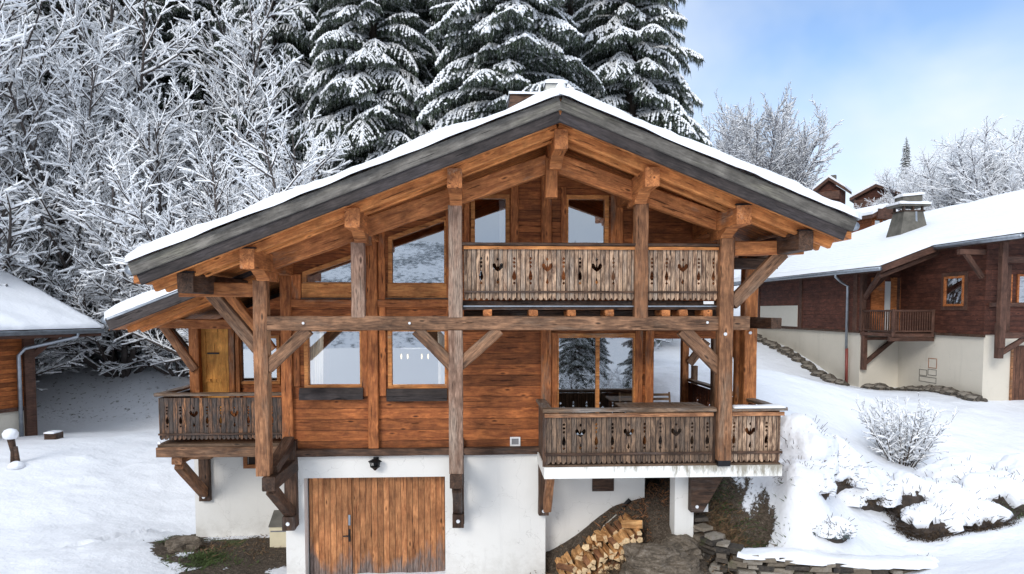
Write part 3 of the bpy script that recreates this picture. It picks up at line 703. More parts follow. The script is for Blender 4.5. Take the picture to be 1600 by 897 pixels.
# ---- carved balcony panels: real holes cut through the boards
def drop(cx, cz, s=1.0):
    out_ = []; W_ = 1.12
    def dia(z, h, w): out_.append([(cx, z - h), (cx + w * W_, z), (cx, z + h), (cx - w * W_, z)])
    def rnd_(z, r): out_.append([(cx + r * math.cos(t * math.pi / 4), cz_ + z - cz_ + r * math.sin(t * math.pi / 4)) for t in range(8)])
    cz_ = 0
    dia(cz + .195 * s, .030 * s, .022 * s); rnd_(cz + .13 * s, .024 * s); dia(cz + .065 * s, .035 * s, .019 * s)
    tear = [(0, .01), (.020, -.05), (.030, -.10), (.026, -.145), (0, -.175), (-.026, -.145), (-.030, -.10), (-.020, -.05)]
    out_.append([(cx + a * s * W_, cz + b * s) for a, b in reversed(tear)]); dia(cz - .215 * s, .028 * s, .023 * s)
    return out_
def heart(cx, cz, s=1.0):
    pts = [(0, -.075), (.045, -.045), (.088, .0), (.092, .045), (.068, .07), (.040, .058), (.026, .03), (.016, .0), (0, .07), (-.016, .0), (-.026, .03), (-.040, .058), (-.068, .07), (-.092, .045), (-.088, .0), (-.045, -.045)]
    out_ = [[(cx + a * s, cz + .05 * s + b * s) for a, b in pts]]
    out_.append([(cx, cz + .15 * s), (cx + .022 * s, cz + .185 * s), (cx, cz + .215 * s), (cx - .022 * s, cz + .185 * s)])
    out_.append([(cx, cz - .24 * s), (cx + .026 * s, cz - .205 * s), (cx, cz - .12 * s), (cx - .026 * s, cz - .205 * s)])
    return out_
def panel(name, x0, x1, z0, z1, y, mat, parent, motifs, th=.035, world=None, scallop=True, rows=.095, mid=0.0, s=1.0):
    n = max(2, int(round((x1 - x0) / rows))); w = (x1 - x0) / n; bot = []
    for k in range(n):
        a = x0 + k * w
        if scallop: bot += [(a + .004, z0 + .04), (a + w * .25, z0 + .008), (a + w * .5, z0 + .0), (a + w * .75, z0 + .008), (a + w - .004, z0 + .04)]
        else: bot += [(a, z0)]
    if not scallop: bot.append((x1, z0))
    outer_ = bot + [(x1, z1), (x0, z1)]; holes = []
    zc = z0 + (z1 - z0) * .56 + mid
    for kind_, mx in motifs: holes += (heart if kind_ == 'h' else drop)(mx, zc, s)
    o = opening_wall(name, outer_, holes, y, th, mat, parent)
    if world is not None: o.matrix_basis = WM[parent.name].inverted() @ world; WM[o.name] = world
    return o
def motifs(pxs, D, kinds): return [(k, X(p, D)) for p, k in zip(pxs, kinds)]
# upper balcony
ub = thing_part('upper_balcony', P(920, 480, YP)); D = YP - .02
zt, zb1, zbar, zband = Z(385, D), Z(469, D), Z(456, D), Z(476, D)
for a, b, ms in ((725, 990, motifs([752, 778, 803.5, 829, 855, 880.5, 906, 932, 958], D, 'dhddhddhd')), (1011, 1120, motifs([1018, 1041, 1066, 1091, 1114], D, 'ddhdd'))):
    panel('balcony_panel', X(a, D), X(b, D), zb1, zt, D, M['bal_light'], ub, ms)
    beam('handrail', (X(a - 2, D), D, Z(381.5, D)), (X(b + 3, D), D, Z(381.5, D)), .16, .05, M['dark_timber'], ub)
    beam('rail', (X(a, D), D - .035, Z(387, D)), (X(b, D), D - .035, Z(387, D)), .03, .055, M['frame'], ub)
    beam('rail', (X(a, D), D - .03, zbar), (X(b, D), D - .03, zbar), .03, .03, M['dark_timber'], ub)
beam('floor_edge', (X(722, D), D + .16, Z(474, D)), (X(1125, D), D + .16, Z(474, D)), .08, .10, M['dark_timber'], ub)
MB().box(X(724, D), X(1122, D), D + .02, D + .05, Z(479.5, D), Z(477.5, D)).build('drip_strip', M['zinc'], ub)
MB().box(X(722, D), X(1125, YP), D + .06, YW - .001, Z(484, D), Z(477, D)).build('balcony_floor', M['dark_timber'], ub)
for px in (762, 833, 893, 952, 1040, 1067, 1105):
    x = X(px, YP); beam('joist', (x, YP - .02, Z(489, YP)), (x, YW, Z(489, YP)), .15, .11, M['post_orange'], ub)
beam('joist_beam', (X(724, YP), YP + .5, Z(489, YP) - .02), (X(1150, YP), YP + .5, Z(489, YP) - .02), .15, .14, M['dark_timber'], ub)
MB().box(X(1099, D), X(1115, D), D + .0, D + .018, Z(475, D), Z(470.5, D)).build('name_tag', M['white'], ub)
# ---- right lower balcony on its concrete slab
DS = 11.4; rb = thing_part('terrace', P(1030, 735, 12.5))
zs1, zs0 = Z(732, DS), Z(750, DS); XS0, XS1 = X(851, DS), X(1227, DS); YR = 16.6
MB().prism_z([(XS0, DS), (XS1, DS), (XS1, YR), (XWR, YR), (XWR, YW + .2), (XS0, YW + .2)], zs0, zs1).build('terrace_slab', M['slab'], rb)
D = DS + .05; zt, zb1, zbar = Z(648, D), Z(727, D), Z(711, D)
ZR = Z(642, D)
panel('balcony_panel', X(853, D), X(1116, D), zb1, zt, D, M['bal_mid'], rb, motifs([882, 908, 933, 958.5, 984, 1009, 1034, 1059, 1084, 1108], D, 'dhddhddhdd'), rows=.087, s=1.0)
panel('balcony_panel', X(1142, D), X(1223, D), zb1, zt, D, M['bal_light'], rb, motifs([1150, 1175.5, 1201], D, 'dhd'), rows=.087)
for a, b in ((848, 1119), (1140, 1230)):
    beam('handrail', (X(a, D), D, ZR), (X(b, D), D, ZR), .20, .06, M['rail'], rb)
    beam('rail', (X(a + 3, D), D - .035, zt - .02), (X(b - 3, D), D - .035, zt - .02), .03, .07, M['post'], rb)
    beam('rail', (X(a + 4, D), D - .035, zbar), (X(b - 5, D), D - .035, zbar), .03, .045, M['dark_timber'], rb)
snow_slab('rail_snow', X(1146, D), X(1226, D), D - .09, D + .10, lambda x, y: ZR + .03, .035, rb, M['snow'], step=.05, over=.0, edge=.04)
for px in (853, 1118, 1143, 1218):
    beam('foot', (X(px, D), D + .04, zs1), (X(px, D), D + .04, ZR - .03), .09, .08, M['dark_timber'], rb, up=(0, 1, 0))
def side_panel(x, ya, yb, z0, z1, parent, mat, mots, th=.03, zr=None, railmat='rail'):
    w_ = Matrix.Translation(Vector((x, 0, 0))) @ Matrix.Rotation(R(90), 4, 'Z')
    o = panel('side_panel', ya, yb, z0, z1, 0, M[mat], parent, mots, world=w_)
    beam('handrail', (x, ya - .08, zr), (x, yb, zr), .17, .055, M[railmat], parent)
    return o
# materials on side panels use their local x as the board axis
M['bal_side'] = wood('balcony_boards_side_x', (.20, .12, .075), (.05, .03, .02), 'Z', weather=(.2, .17, .15), wamt=.45, plank=.085, paxis='X', contrast=1.4, gs=1.3)
M['bal_red'] = wood('balcony_boards_red_x', (.28, .095, .04), (.10, .035, .016), 'Z', plank=.11, paxis='X')
side_panel(XS0 + .06, DS + .1, YW - .05, zb1, zt, rb, 'bal_side', [], zr=ZR)
side_panel(XS1 - .06, DS + .12, YR - .1, zb1, zt, rb, 'bal_red', [('d', 13 + k * .27) if k % 3 != 1 else ('h', 13 + k * .27) for k in range(12)], zr=ZR)
MB().box(XS0 + .02, XS1 - .02, DS + .02, YR - .02, zs1 + .001, zs1 + .03).build('deck_boards', M['deck'], rb)
for px, py0, py1, Dd, w, m__ in ((1170, 400, 650, 12.8, .25, 'post_orange'), (1119, 515, 650, 14.4, .17, 'beam_grey'), (1070.5, 515, 640, 16.4, .17, 'post_orange'), (1086, 573, 612, 16.35, .14, 'beam_grey'), (1154, 515, 650, 13.1, .14, 'post_orange')):
    x = X(px, Dd); beam('post', (x, Dd, zs1), (x, Dd, Z(py0, Dd)), w, w, M[m__], rb, up=(0, 1, 0))
beam('top_plate', (X(1170, 12.8), YP + .1, Z(506, YP)), (X(1170, 12.8), 16.5, Z(506, YP)), .18, .2, M['dark_timber'], rb)
beam('brace', P(1140, 515, 13.2), P(1162, 590, 13.2), .12, .16, M['post_orange'], rb)
beam('brace', P(1104, 533, 16.3), P(1077, 568, 16.3), .12, .2, M['beam_grey'], rb)
MB().box(X(1122, D), X(1141, D), D - .12, D + .12, zs1 + .001, zs1 + .14).build('post_shoe', M['metal'], rb)
bolt(rb, P(1133, 522, YP - .19), .03); bolt(rb, P(1172, 520, 12.66), .03)
# underside: white column and timber brackets
DC = 12.2; MB().box(X(1058, DC), X(1088, DC), DC, DC + .32, 0, zs0).build('concrete_column', M['plaster'], rb)
MB().box(X(1088, DC + .1), X(1111, DC + .1), DC + .1, DC + .3, Z(808, DC), zs0).build('concrete_column', M['plaster'], rb)
x = X(1096, 12.0); b_ = thing_part('terrace_bracket', (x, 12.1, 1.5))
MB().prism([(X(1084, 12.0), zs0 - .001), (X(1142, 12.0), zs0 - .001), (X(1103, 12.0), Z(806, 12.0)), (X(1084, 12.0), Z(806, 12.0))], 12.0, 12.18).build('strut', M['dark_timber'], b_)
bolt(b_, (X(1093, 12.0), 12.0, Z(797, 12)), .03)
x = X(850, YW); b_ = thing_part('terrace_bracket', (x + .02, YW, 1.5))
zz0, zz1 = zs0, Z(803, YW)
beam('wall_piece', (x - .01, YW - .09, zz1), (x - .01, YW - .09, zz0 + .25), .19, .17, M['dark_timber'], b_, up=(0, 1, 0))
beam('strut', (x + .05, YW - .15, zz1 + .12), (x + .05, YW - .8, zz0 - .02), .15, .16, M['post'], b_)
bolt(b_, (x - .02, YW - .19, zz1 + .09), .03)
# ---- left wing: wall, balcony, lower roof
DL = 13.85; XLW = X(298, YL); lw = thing_part('left_wing', (X(370, YL), YL, 0))
zd = Z(691, DL)
MB().box(XLW, XWL + .0, YL, YL + .3, -.6, zd - .02).build('rendered_wall', M['plaster'], lw)
MB().box(XLW, XLW + .3, YL + .3, YB - 1, -.6, zd - .02).build('rendered_wall', M['plaster'], lw)
dr = pr(357, 512, 375, 690, YL); wn_ = pr(376, 528, 434, 596, YL)
xl2 = X(312, YL)
opening_wall('wing_timber_wall', [(xl2, zd), (XWL, zd), (XWL, rz(XWL) - .7), (xl2, rz(xl2) - .62)], [dr, wn_], YL, .1, M['siding'], lw)
window(wn_, YL, parent=lw, gl='glass', fw=.07)
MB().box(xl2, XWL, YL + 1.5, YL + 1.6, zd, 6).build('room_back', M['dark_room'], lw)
MB().box(xl2 - .1, xl2, YL + .1, YB - 1, zd, rz(xl2) - .6).build('side_wall', M['brown_siding'], lw)
# the golden shutter-door leaf
sd = thing_part('panelled_door', (X(333, YL - .1), YL - .1, zd)); yd = YL - .08
m_ = MB(); a, b = X(313, yd), X(356, yd); zt_, zb_ = Z(511, yd), Z(690, yd)
m_.box(a, b, yd, yd + .05, zb_, zt_)
st = .11
for q in ((a, a + st, zb_, zt_), (b - st, b, zb_, zt_), (a + st, b - st, zt_ - st, zt_), (a + st, b - st, Z(590, yd) - .07, Z(590, yd)), (a + st, b - st, Z(640, yd) - .1, Z(640, yd))): m_.box(q[0], q[1], yd - .022, yd - .0005, q[2], q[3])
m_.build('door_leaf', M['gold_door'], sd)
MB().box(a + .14, b - .2, yd - .03, yd - .001, Z(552, yd), Z(549.5, yd)).build('latch', M['metal'], sd)
vs_ = [(300, 308, 512, 608), (357, 366, 512, 690), (368, 374, 512, 690)]
for a_, b2, c_, d_ in vs_:
    beam('frame_post', (X((a_ + b2) / 2, YL - .04), YL - .05, zd if d_ > 650 else Z(640, YL)), (X((a_ + b2) / 2, YL - .04), YL - .05, Z(c_, YL)), (b2 - a_) / 69.7, .1, M['post_orange'], lw, up=(0, 1, 0))
beam('post', (X(304, YL - .2), YL - .2, zd), (X(304, YL - .2), YL - .2, Z(505, YL)), .2, .2, M['post_orange'], lw, up=(0, 1, 0))
beam('plate_beam', P(228, 505, YL - .3), P(440, 508, YL - .3), .2, .2, M['post_orange'], lw)
beam('brace', P(256, 510, YL - .3), P(306, 578, YL - .3), .13, .17, M['post'], lw)
beam('brace', P(262, 510, YL + .0), P(309, 568, YL + .0), .1, .14, M['dark_timber'], lw)
# low window beside the bracket
lowin = pr(386, 701, 401, 726, YL); window(lowin, YL - .03, parent=lw, fw=.09, mat='post_orange')
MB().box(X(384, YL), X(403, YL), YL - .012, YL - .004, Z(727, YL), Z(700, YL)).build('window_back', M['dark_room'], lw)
lb = thing_part('left_balcony', P(340, 690, DL)); D = DL
zt, zb1, zR2 = Z(619, D), Z(683, D), Z(613.5, D)
xa, xb = X(244, D), X(440, D)
panel('balcony_panel', xa, xb, zb1, zt, D, M['bal_left'], lb, motifs([257, 278, 299, 320, 341, 363, 385, 422], D, 'ddhddhdd'), rows=.087, s=.92)
beam('handrail', (xa - .05, D, zR2), (xb, D, zR2), .18, .06, M['rail'], lb)
beam('rail', (xa, D - .035, Z(674, D)), (xb, D - .035, Z(674, D)), .03, .04, M['dark_timber'], lb)
side_panel(xa + .03, D + .08, YL + .6, zb1, zt, lb, 'bal_side', [], zr=zR2)
MB().box(xa - .02, XWL - .01, D - .04, YL - .001, zd - .03, zd + .03).build('balcony_floor', M['deck'], lb)
beam('edge_beam', (xa - .03, D - .02, zd - .13), (X(458, D), D - .02, zd - .13), .15, .20, M['beam_grey'], lb)
for px in (249, 258): 
    pass
bolt(lb, P(249, 692, D - .1), .03)
b_ = thing_part('balcony_bracket', (X(314, YL), YL, 1.5)); x = X(316, YL)
beam('arm', (x, D + .0, zd - .31), (x, YL, zd - .31), .2, .17, M['post'], b_)
beam('arm', (x + .02, D + .25, zd - .27), (x + .6, D + .25, zd - .27), .14, .12, M['post'], b_)
beam('strut', (x, D + .12, zd - .42), (x, YL - .12, Z(762, YL)), .18, .2, M['post'], b_)
beam('wall_piece', (x, YL - .06, Z(775, YL)), (x, YL - .06, zd - .22), .23, .14, M['dark_timber'], b_, up=(0, 1, 0))
bolt(b_, (x, YL - .15, Z(768, YL)), .035)
# lower roof running on from the main slope
XLL = X(170, 12.95); yl0 = 12.95
def rzl(x): return rz(x) - .16
lr = MB().prism([(XLL, rzl(XLL)), (XWL, rzl(XWL)), (XWL, rzl(XWL) - .22), (XLL, rzl(XLL) - .22)], yl0, YB - .5).build('lower_roof', M['soffit'], ch)
beam('verge_board', (XLL, yl0 - .03, rzl(XLL) - .12), (XWL, yl0 - .03, rzl(XWL) - .12), .05, .22, M['fascia_low'], lr)
beam('verge_trim', (XLL, yl0 - .05, rzl(XLL) - .01), (XWL, yl0 - .05, rzl(XWL) - .01), .06, .05, M['zinc'], lr)
snow_slab('roof_snow', XLL - .04, XL + .9, yl0 - .06, YB - .5, lambda x, y: rzl(x) + .012, .18, lr, M['snow'], seed=3)
mb = MB(); mb.tube([(XLL - .05, yl0 - .05, rzl(XLL) - .03), (XLL - .05, YB - .5, rzl(XLL) - .03)], .07, 10); mb.build('gutter', M['zinc'], lr, smooth=True)
for yy in (yl0 + .5, yl0 + 1.0):
    beam('rafter', (XLL + .1, yy, rzl(XLL + .1) - .26), (XWL, yy, rzl(XWL) - .26), .1, .14, M['rafter'], lr)
# chimney behind the ridge
x = X(866, 17.0); chm = thing_part('chimney', (x, 17, rz(x)))
MB().box(x - .24, x + .24, 16.8, 17.4, rz(x) - .3, Z(133, 17)).build('chimney_stack', M['panel_pale'], chm)
snow_slab('chimney_snow', x - .27, x + .27, 16.77, 17.43, lambda a_, b2: Z(133, 17), .12, chm, M['snow'], step=.08, edge=.15)
x = X(826, 15); dm = thing_part('roof_hatch', (x, 15, rz(x)))
MB().box(x - .42, x + .42, 14.8, 15.8, rz(x) - .1, Z(151, 15)).build('hatch_box', M['dark_timber'], dm)
snow_slab('hatch_snow', x - .45, x + .5, 14.77, 15.83, lambda a_, b2: Z(151, 15), .09, dm, M['snow'], step=.08, edge=.1)
# bolts on the timbers
for px, py in ((474, 505), (1105, 504), (640, 505)): bolt(ch, P(px, py, YP - .115), .022)

# ---- terrace furniture
def chair(px, label, g='folding chairs behind the terrace table'):
    D = 13.3; x = X(px, D); z = zs1 + .03
    t = thing('garden_chair', label, 'chair', (x, D, z), 0, g)
    for s in (-1, 1):
        beam('leg', (x + s * .22, D - .18, z), (x + s * .22, D + .12, z + .45), .03, .04, M['tan_wood'], t, rough=.001)
        beam('leg', (x + s * .2, D + .2, z), (x + s * .2, D - .2, z + .47), .03, .04, M['tan_wood'], t, rough=.001)
        beam('back_post', (x + s * .22, D - .0 + .12, z + .43), (x + s * .22, D + .28, z + .98), .035, .035, M['tan_wood'], t, rough=.001)
    m = MB()
    for k in range(6): m.box(x - .21, x + .21, D - .24 + k * .075, D - .185 + k * .075, z + .45, z + .47)
    m.build('seat', M['tan_wood'], t)
    m = MB()
    for k in range(4):
        yy = D + .17 + k * .03; zz = z + .65 + k * .085; m.box(x - .21, x + .21, yy, yy + .018, zz, zz + .05)
    m.build('backrest', M['tan_wood'], t)
chair(991, 'slatted wooden garden chair in front of the patio door jamb')
chair(1036, 'slatted wooden garden chair seen against the snow to the right of the patio door')
D = 12.35; xa, xb = X(968, D), X(1102, D); z = zs1 + .03; zt_ = Z(635, D)
tb = thing('garden_table', 'long weathered slatted table behind the carved terrace rail', 'table', ((xa + xb) / 2, D, z))
m = MB()
for k in range(14):
    u = xa + (xb - xa) * k / 14; m.box(u, u + (xb - xa) / 14 - .012, D - .38, D + .38, zt_ - .025, zt_ + rng.uniform(-.002, .002))
m.build('table_top', M['rail'], tb)
for sx_ in (xa + .1, xb - .1):
    for sy in (D - .3, D + .3): beam('leg', (sx_, sy, z), (sx_, sy, zt_ - .03), .06, .06, M['tan_wood'], tb, up=(0, 1, 0), rough=.001)
beam('apron', (xa + .1, D - .3, zt_ - .07), (xb - .1, D - .3, zt_ - .07), .03, .08, M['tan_wood'], tb)
# cream utility box by the wall
c = P(428, 822, 14.6); ub_ = thing('utility_cabinet', 'low cream cabinet standing against the white wall left of the garage', 'cabinet', (c.x, 14.6, .1))
a, b = X(415, 14.5), X(441, 14.5)
MB().box(a, b + .05, 14.5, 14.95, -.1, Z(818, 14.5)).build('cabinet_body', M['cream'], ub_)
MB().prism_x([(14.47, Z(818, 14.5)), (14.98, Z(818, 14.5)), (14.98, Z(818, 14.5) + .22), (14.9, Z(818, 14.5) + .24)], a - .02, b + .06).build('cabinet_lid', M['concrete'], ub_)
MB().box(a + .02, b + .03, 14.492, 14.499, Z(826, 14.5), Z(824, 14.5)).build('cabinet_seam', M['grey_plastic'], ub_)
# ================================================================ GROUND
ctrl = []
def g(px, py, D, z=None):
    p = P(px, py, D); ctrl.append((p.x, p.y, p.z if z is None else z))
for x, y, z in ((-3.4, 12, 0), (-1, 12, 0), (1, 12, 0), (-1, 9, 0), (-1, 5, 0), (1.2, 9, .05), (1, 5, 0), (-3.5, 9, .02), (-6, 8, .1), (-1, 15, .3), (0, 20, 1.6), (0, 0, -.3), (-10, 0, -.3), (10, 0, .4),
                (-12, 8, .6), (-20, 12, 1.0), (-30, 20, 1.4), (-30, 0, .3), (20, 5, 1.5), (35, 10, 3)): ctrl.append((x, y, z))
g(300, 842, 15.3); g(270, 850, 14.4); g(400, 843, 15.0, .05); g(0, 690, 21); g(60, 682, 22); g(90, 658, 27); g(240, 655, 27); g(0, 800, 15.5, .55); g(150, 750, 18)
for px in (-200, 100, 250, 400): g(px, 592, 30)
for x in (-40, -25, -15, -8): ctrl.append((x, 38, 5.5)); ctrl.append((x, 52, 13)); ctrl.append((x, 80, 30))
ctrl += [(-2, 27, 3.4), (-2, 38, 6.5), (-2, 52, 13), (6, 27, 3.3), (8, 38, 5.0), (9, 50, 9.5), (4, 80, 26)]
g(1240, 755, 12.3); g(1200, 845, 12.4); g(1450, 862, 12.4); g(1380, 760, 14.8); g(1565, 625, 21.9); g(1418, 606, 26.4); g(1340, 590, 28.5); g(1190, 527, 36); g(1395, 712, 17); g(1600, 640, 21.0)
g(1600, 897, 9.6); g(1600, 800, 13.4); g(1460, 893, 11.0); g(1240, 700, 14.0); g(1300, 800, 13); g(1150, 800, 12.8); g(1183, 640, 17); g(1250, 600, 20.5); g(1045, 537, 32); g(1045, 605, 19.5); g(1030, 700, 16.5, 2.0)
g(1000, 760, 14.2); g(1040, 830, 12.5, .95); g(1085, 800, 12.9, 1.45); g(960, 800, 13.2, 1.2); g(880, 870, 13.0, .35); g(930, 830, 13.1, .85); g(950, 897, 11.8, .2); g(1060, 897, 11.3, .35)
ctrl += [(20, 40, 4.2), (22, 50, 6.5), (24, 62, 10.5), (36, 60, 12), (30, 48, 8.2), (40, 40, 6), (36, 30, 3.5), (30, 20, 2.5), (45, 85, 15), (12, 85, 13), (24, 90, 14), (70, 60, 11), (-60, 60, 18), (-60, 20, 3), (60, 20, 4), (17.5, 30, 3.0)]
for px_, py_, D_ in ((1125, 845, 12.2), (1160, 862, 11.95), (1250, 874, 11.8), (1350, 880, 11.75), (1440, 880, 11.8)): g(px_, py_, D_)
A = np.array(ctrl)
def tps_fit(A, lam=.02):
    n = len(A); d = np.linalg.norm(A[:, None, :2] - A[None, :, :2], axis=2)
    K = np.where(d > 0, d ** 2 * np.log(d + 1e-9), 0) + lam * np.eye(n)
    Pm = np.c_[np.ones(n), A[:, :2]]; S = np.zeros((n + 3, n + 3)); S[:n, :n] = K; S[:n, n:] = Pm; S[n:, :n] = Pm.T
    return np.linalg.solve(S, np.r_[A[:, 2], 0, 0, 0])
TW = tps_fit(A)
def hgt(x, y):
    x = np.atleast_1d(np.asarray(x, float)); y = np.atleast_1d(np.asarray(y, float))
    sh = x.shape; x = x.ravel(); y = y.ravel(); out_ = np.empty_like(x)
    xc = np.clip(x, -75, 75); yc = np.clip(y, -12, 90)
    for s in range(0, len(x), 20000):
        d2 = (xc[s:s+20000, None] - A[None, :, 0]) ** 2 + (yc[s:s+20000, None] - A[None, :, 1]) ** 2
        out_[s:s+20000] = (.5 * d2 * np.log(d2 + 1e-12)) @ TW[:len(A)] + TW[-3] + TW[-2] * xc[s:s+20000] + TW[-1] * yc[s:s+20000]
    z = out_
    # the driveway cut: ground drops to the forecourt left of the dry stone wall
    wx = 4.35 - .55 * np.clip((12.4 - y) / 1.0, 0, 1)            # line of the retaining wall's foot
    return z.reshape(sh)
def ground_z(x, y): return float(hgt(x, y)[0])
def spaced(lo, hi, a, b, fine, coarse):
    s = [a]; 
    while s[-1] < b: s.append(s[-1] + fine)
    st = fine; l = []
    v = a
    while v > lo: st = min(coarse, st * 1.18); v -= st; l.append(v)
    st = fine; v = s[-1]; r_ = []
    while v < hi: st = min(coarse, st * 1.18); v += st; r_.append(v)
    return np.array(l[::-1] + s + r_)
gx = spaced(-300, 300, -10, 16, .11, 12); gy = spaced(-260, 300, 9, 24, .11, 12)
GX, GY = np.meshgrid(gx, gy); GZ = hgt(GX, GY)
def fbm(x, y, s, seed=0.0, o=4):
    return np.array([mnoise.fractal(Vector((a * s, b * s, seed)), 1.0, 2.0, o) for a, b in zip(x.ravel(), y.ravel())]).reshape(x.shape)
# behind the camera the far valley side rises; beyond the frame everything keeps climbing gently
near = (np.abs(GX) < 70) & (GY > -20) & (GY < 90)
NZ = np.zeros_like(GX); NZ[near] = fbm(GX[near], GY[near], .35, 3.0)
GZ += NZ * .10
NZ2 = np.zeros_like(GX); dense = (GX > -10) & (GX < 16) & (GY > 9) & (GY < 24); NZ2[dense] = fbm(GX[dense], GY[dense], 1.7, 8.0, 5)
GZ += NZ2 * .03
GZ = np.where(GY < -20, GZ + 0 * GZ - np.clip((-20 - GY) * .05, 0, 4), GZ)
# old trodden line across the yard and a few footprints
def groove(pts, wd, dep, lip=.5):
    global GZ
    for (a, b) in zip(pts, pts[1:]):
        dx, dy = b.x - a.x, b.y - a.y; L2 = dx * dx + dy * dy; t = np.clip(((GX - a.x) * dx + (GY - a.y) * dy) / L2, 0, 1)
        d = np.hypot(GX - a.x - t * dx, GY - a.y - t * dy) / wd
        GZ = GZ - dep * np.exp(-d ** 2 * 2) + dep * lip * np.exp(-(d - 1.3) ** 2 * 5)
groove([P(20, 740, 18.5), P(130, 722, 19.5), P(245, 672, 25)], .25, -.05, 0)
groove([P(0, 775, 16.5), P(140, 745, 17.8), P(250, 700, 21.5)], .35, .03)
for px, py in ((195, 838), (207, 832), (221, 826), (236, 818), (246, 808), (182, 846), (165, 856), (120, 880)):
    q_ = P(px, py, 14.6 + (850 - py) * .02); groove([q_, q_ + Vector((.12, .10, 0))], .13, .12, .4)
# hollow dug for the firewood beside the wall
FA = P(865, 880, 12.95); FB = P(980, 806, 13.1)
fdx, fdy = FB.x - FA.x, FB.y - FA.y; fl_ = math.hypot(fdx, fdy); ft_ = ((GX - FA.x) * fdx + (GY - FA.y) * fdy) / fl_; fn_ = ((GX - FA.x) * fdy - (GY - FA.y) * fdx) / fl_
ptop = FA.z + (FB.z - FA.z) * np.clip(ft_ / fl_, -.2, 1.1)
msk = (ft_ > -1.0) & (ft_ < fl_ + .25) & (fn_ > -.05) & (fn_ < 1.6)
GZ = np.where(msk, np.minimum(GZ, ptop - .30 - .18 * np.clip(fn_, 0, 1.5)), GZ)
# retaining wall: ground in front of the dry stone wall is lowered
def wall_line_x(y): return None
WALL = [P(1098, 812, 12.35), P(1112, 838, 11.95), P(1160, 862, 11.6), P(1250, 874, 11.45), P(1350, 880, 11.4), P(1450, 878, 11.45)]
wxs = np.array([p.x for p in WALL]); wys = np.array([p.y for p in WALL])
wy = np.interp(GX, wxs, wys)
infront = (GX > wxs[0] - .05) & (GX < wxs[-1]) & (GY < wy + .08)
fade = np.clip((wxs[-1] - GX) / .5, 0, 1)
low = .25 + .12 * (GX - 3.5)
GZ = np.where(infront, np.minimum(GZ, low * fade + GZ * (1 - fade)), GZ)
# bare ground mask: under the terrace, beside the left wing, at the foot of the right house
def blob(x0, y0, rx, ry): return 1 - ((GX - x0) / rx) ** 2 - ((GY - y0) / ry) ** 2
bare = np.full(GX.shape, -1.0)
bare = np.maximum(bare, blob(-4.7, 14.1, 1.75, 1.35)); bare = np.maximum(bare, blob(-6.3, 14.6, .55, 1.2))
bare = np.maximum(bare, blob(-4.6, 12.6, 1.3, .9))
tb_ = np.minimum(np.minimum((GX - 1.0) / .5, (5.15 - GX) / .5), np.minimum((GY - 10.9) / .4, (17.0 - GY) / .6)); bare = np.maximum(bare, np.clip(tb_, -1, 1))
bare = np.maximum(bare, blob(4.9, 12.75, .75, 1.0))
NB = np.zeros_like(GX); NB[dense] = fbm(GX[dense], GY[dense], 2.2, 20.0, 5)
bare = np.where(bare > -.99, np.clip(bare * 1.6 + NB * .9, 0, 1), 0)
bare = np.where(GX < -6.9, 0, bare)
nyy, nxx = GX.shape
idx = np.arange(nyy * nxx).reshape(nyy, nxx)
fc = np.stack([idx[:-1, :-1], idx[:-1, 1:], idx[1:, 1:], idx[1:, :-1]], -1).reshape(-1, 4)
def ground_mat():
    N = NT('snowy_ground'); co = N.n('ShaderNodeNewGeometry').outputs['Position']
    a = N.noise(co, .9, 5, .55); b = N.noise(co, 7.0, 4, .6); c = N.noise(co, 55, 3, .7)
    h = N.math('ADD', N.math('MULTIPLY', a, .7), N.math('ADD', N.math('MULTIPLY', b, .13), N.math('MULTIPLY', c, .02)))
    at = N.n('ShaderNodeAttribute', attribute_name='bare').outputs['Fac']
    f1 = N.noise(co, 14, 5, .7); f2 = N.noise(co, 45, 3, .7)
    m = N.ramp(N.math('ADD', at, N.math('MULTIPLY', N.math('SUBTRACT', f1, .5), 1.5)), [(.42, 0), (.55, 1)])
    soil = N.ramp(N.math('MULTIPLY_ADD', f1, .5, N.math('MULTIPLY', f2, .5)), [(.33, (.025, .018, .012)), (.5, (.085, .066, .05)), (.64, (.19, .15, .115)), (.76, (.42, .38, .33))])
    gx_ = N.n('ShaderNodeSeparateXYZ', {0: co}).outputs[0]
    gr = N.math('MULTIPLY', N.ramp(N.noise(co, 2.2, 4), [(.50, 0), (.62, 1)]), N.math('LESS_THAN', gx_, -5.0))
    soil = N.mixc(N.math('MULTIPLY', gr, .8), soil, N.ramp(f2, [(.3, (.025, .036, .012)), (.7, (.11, .15, .045))]))
    # dark litter flecks poking through thin snow on the forest bank
    yy = N.n('ShaderNodeSeparateXYZ', {0: co}).outputs[1]
    bank = N.math('MULTIPLY', N.math('GREATER_THAN', yy, 26.8), N.math('LESS_THAN', gx_, -2.0))
    fl = N.ramp(N.noise(co, 5.5, 5, .75), [(.585, 0), (.64, .75)])
    m2 = N.math('MAXIMUM', m, N.math('MULTIPLY', bank, fl))
    forest = N.math('MULTIPLY', N.math('GREATER_THAN', yy, 33.5), N.math('LESS_THAN', gx_, 9.0))
    m2 = N.math('MAXIMUM', m2, N.math('MULTIPLY', forest, N.ramp(N.noise(co, 1.2, 5, .7), [(.36, 0), (.46, .9)])))
    col = N.mixc(m2, (.815, .835, .88, 1), soil)
    rough = N.math('MULTIPLY_ADD', m2, .35, .55)
    hb = N.math('ADD', h, N.math('MULTIPLY', N.math('MULTIPLY', f1, m2), .35))
    N.bsdf(col, rough, N.bump(hb, .22, .75), .22)
    return N.m
M['ground'] = ground_mat()
me = bpy.data.meshes.new('ground'); me.from_pydata(np.stack([GX, GY, GZ], -1).reshape(-1, 3).tolist(), [], fc.tolist())
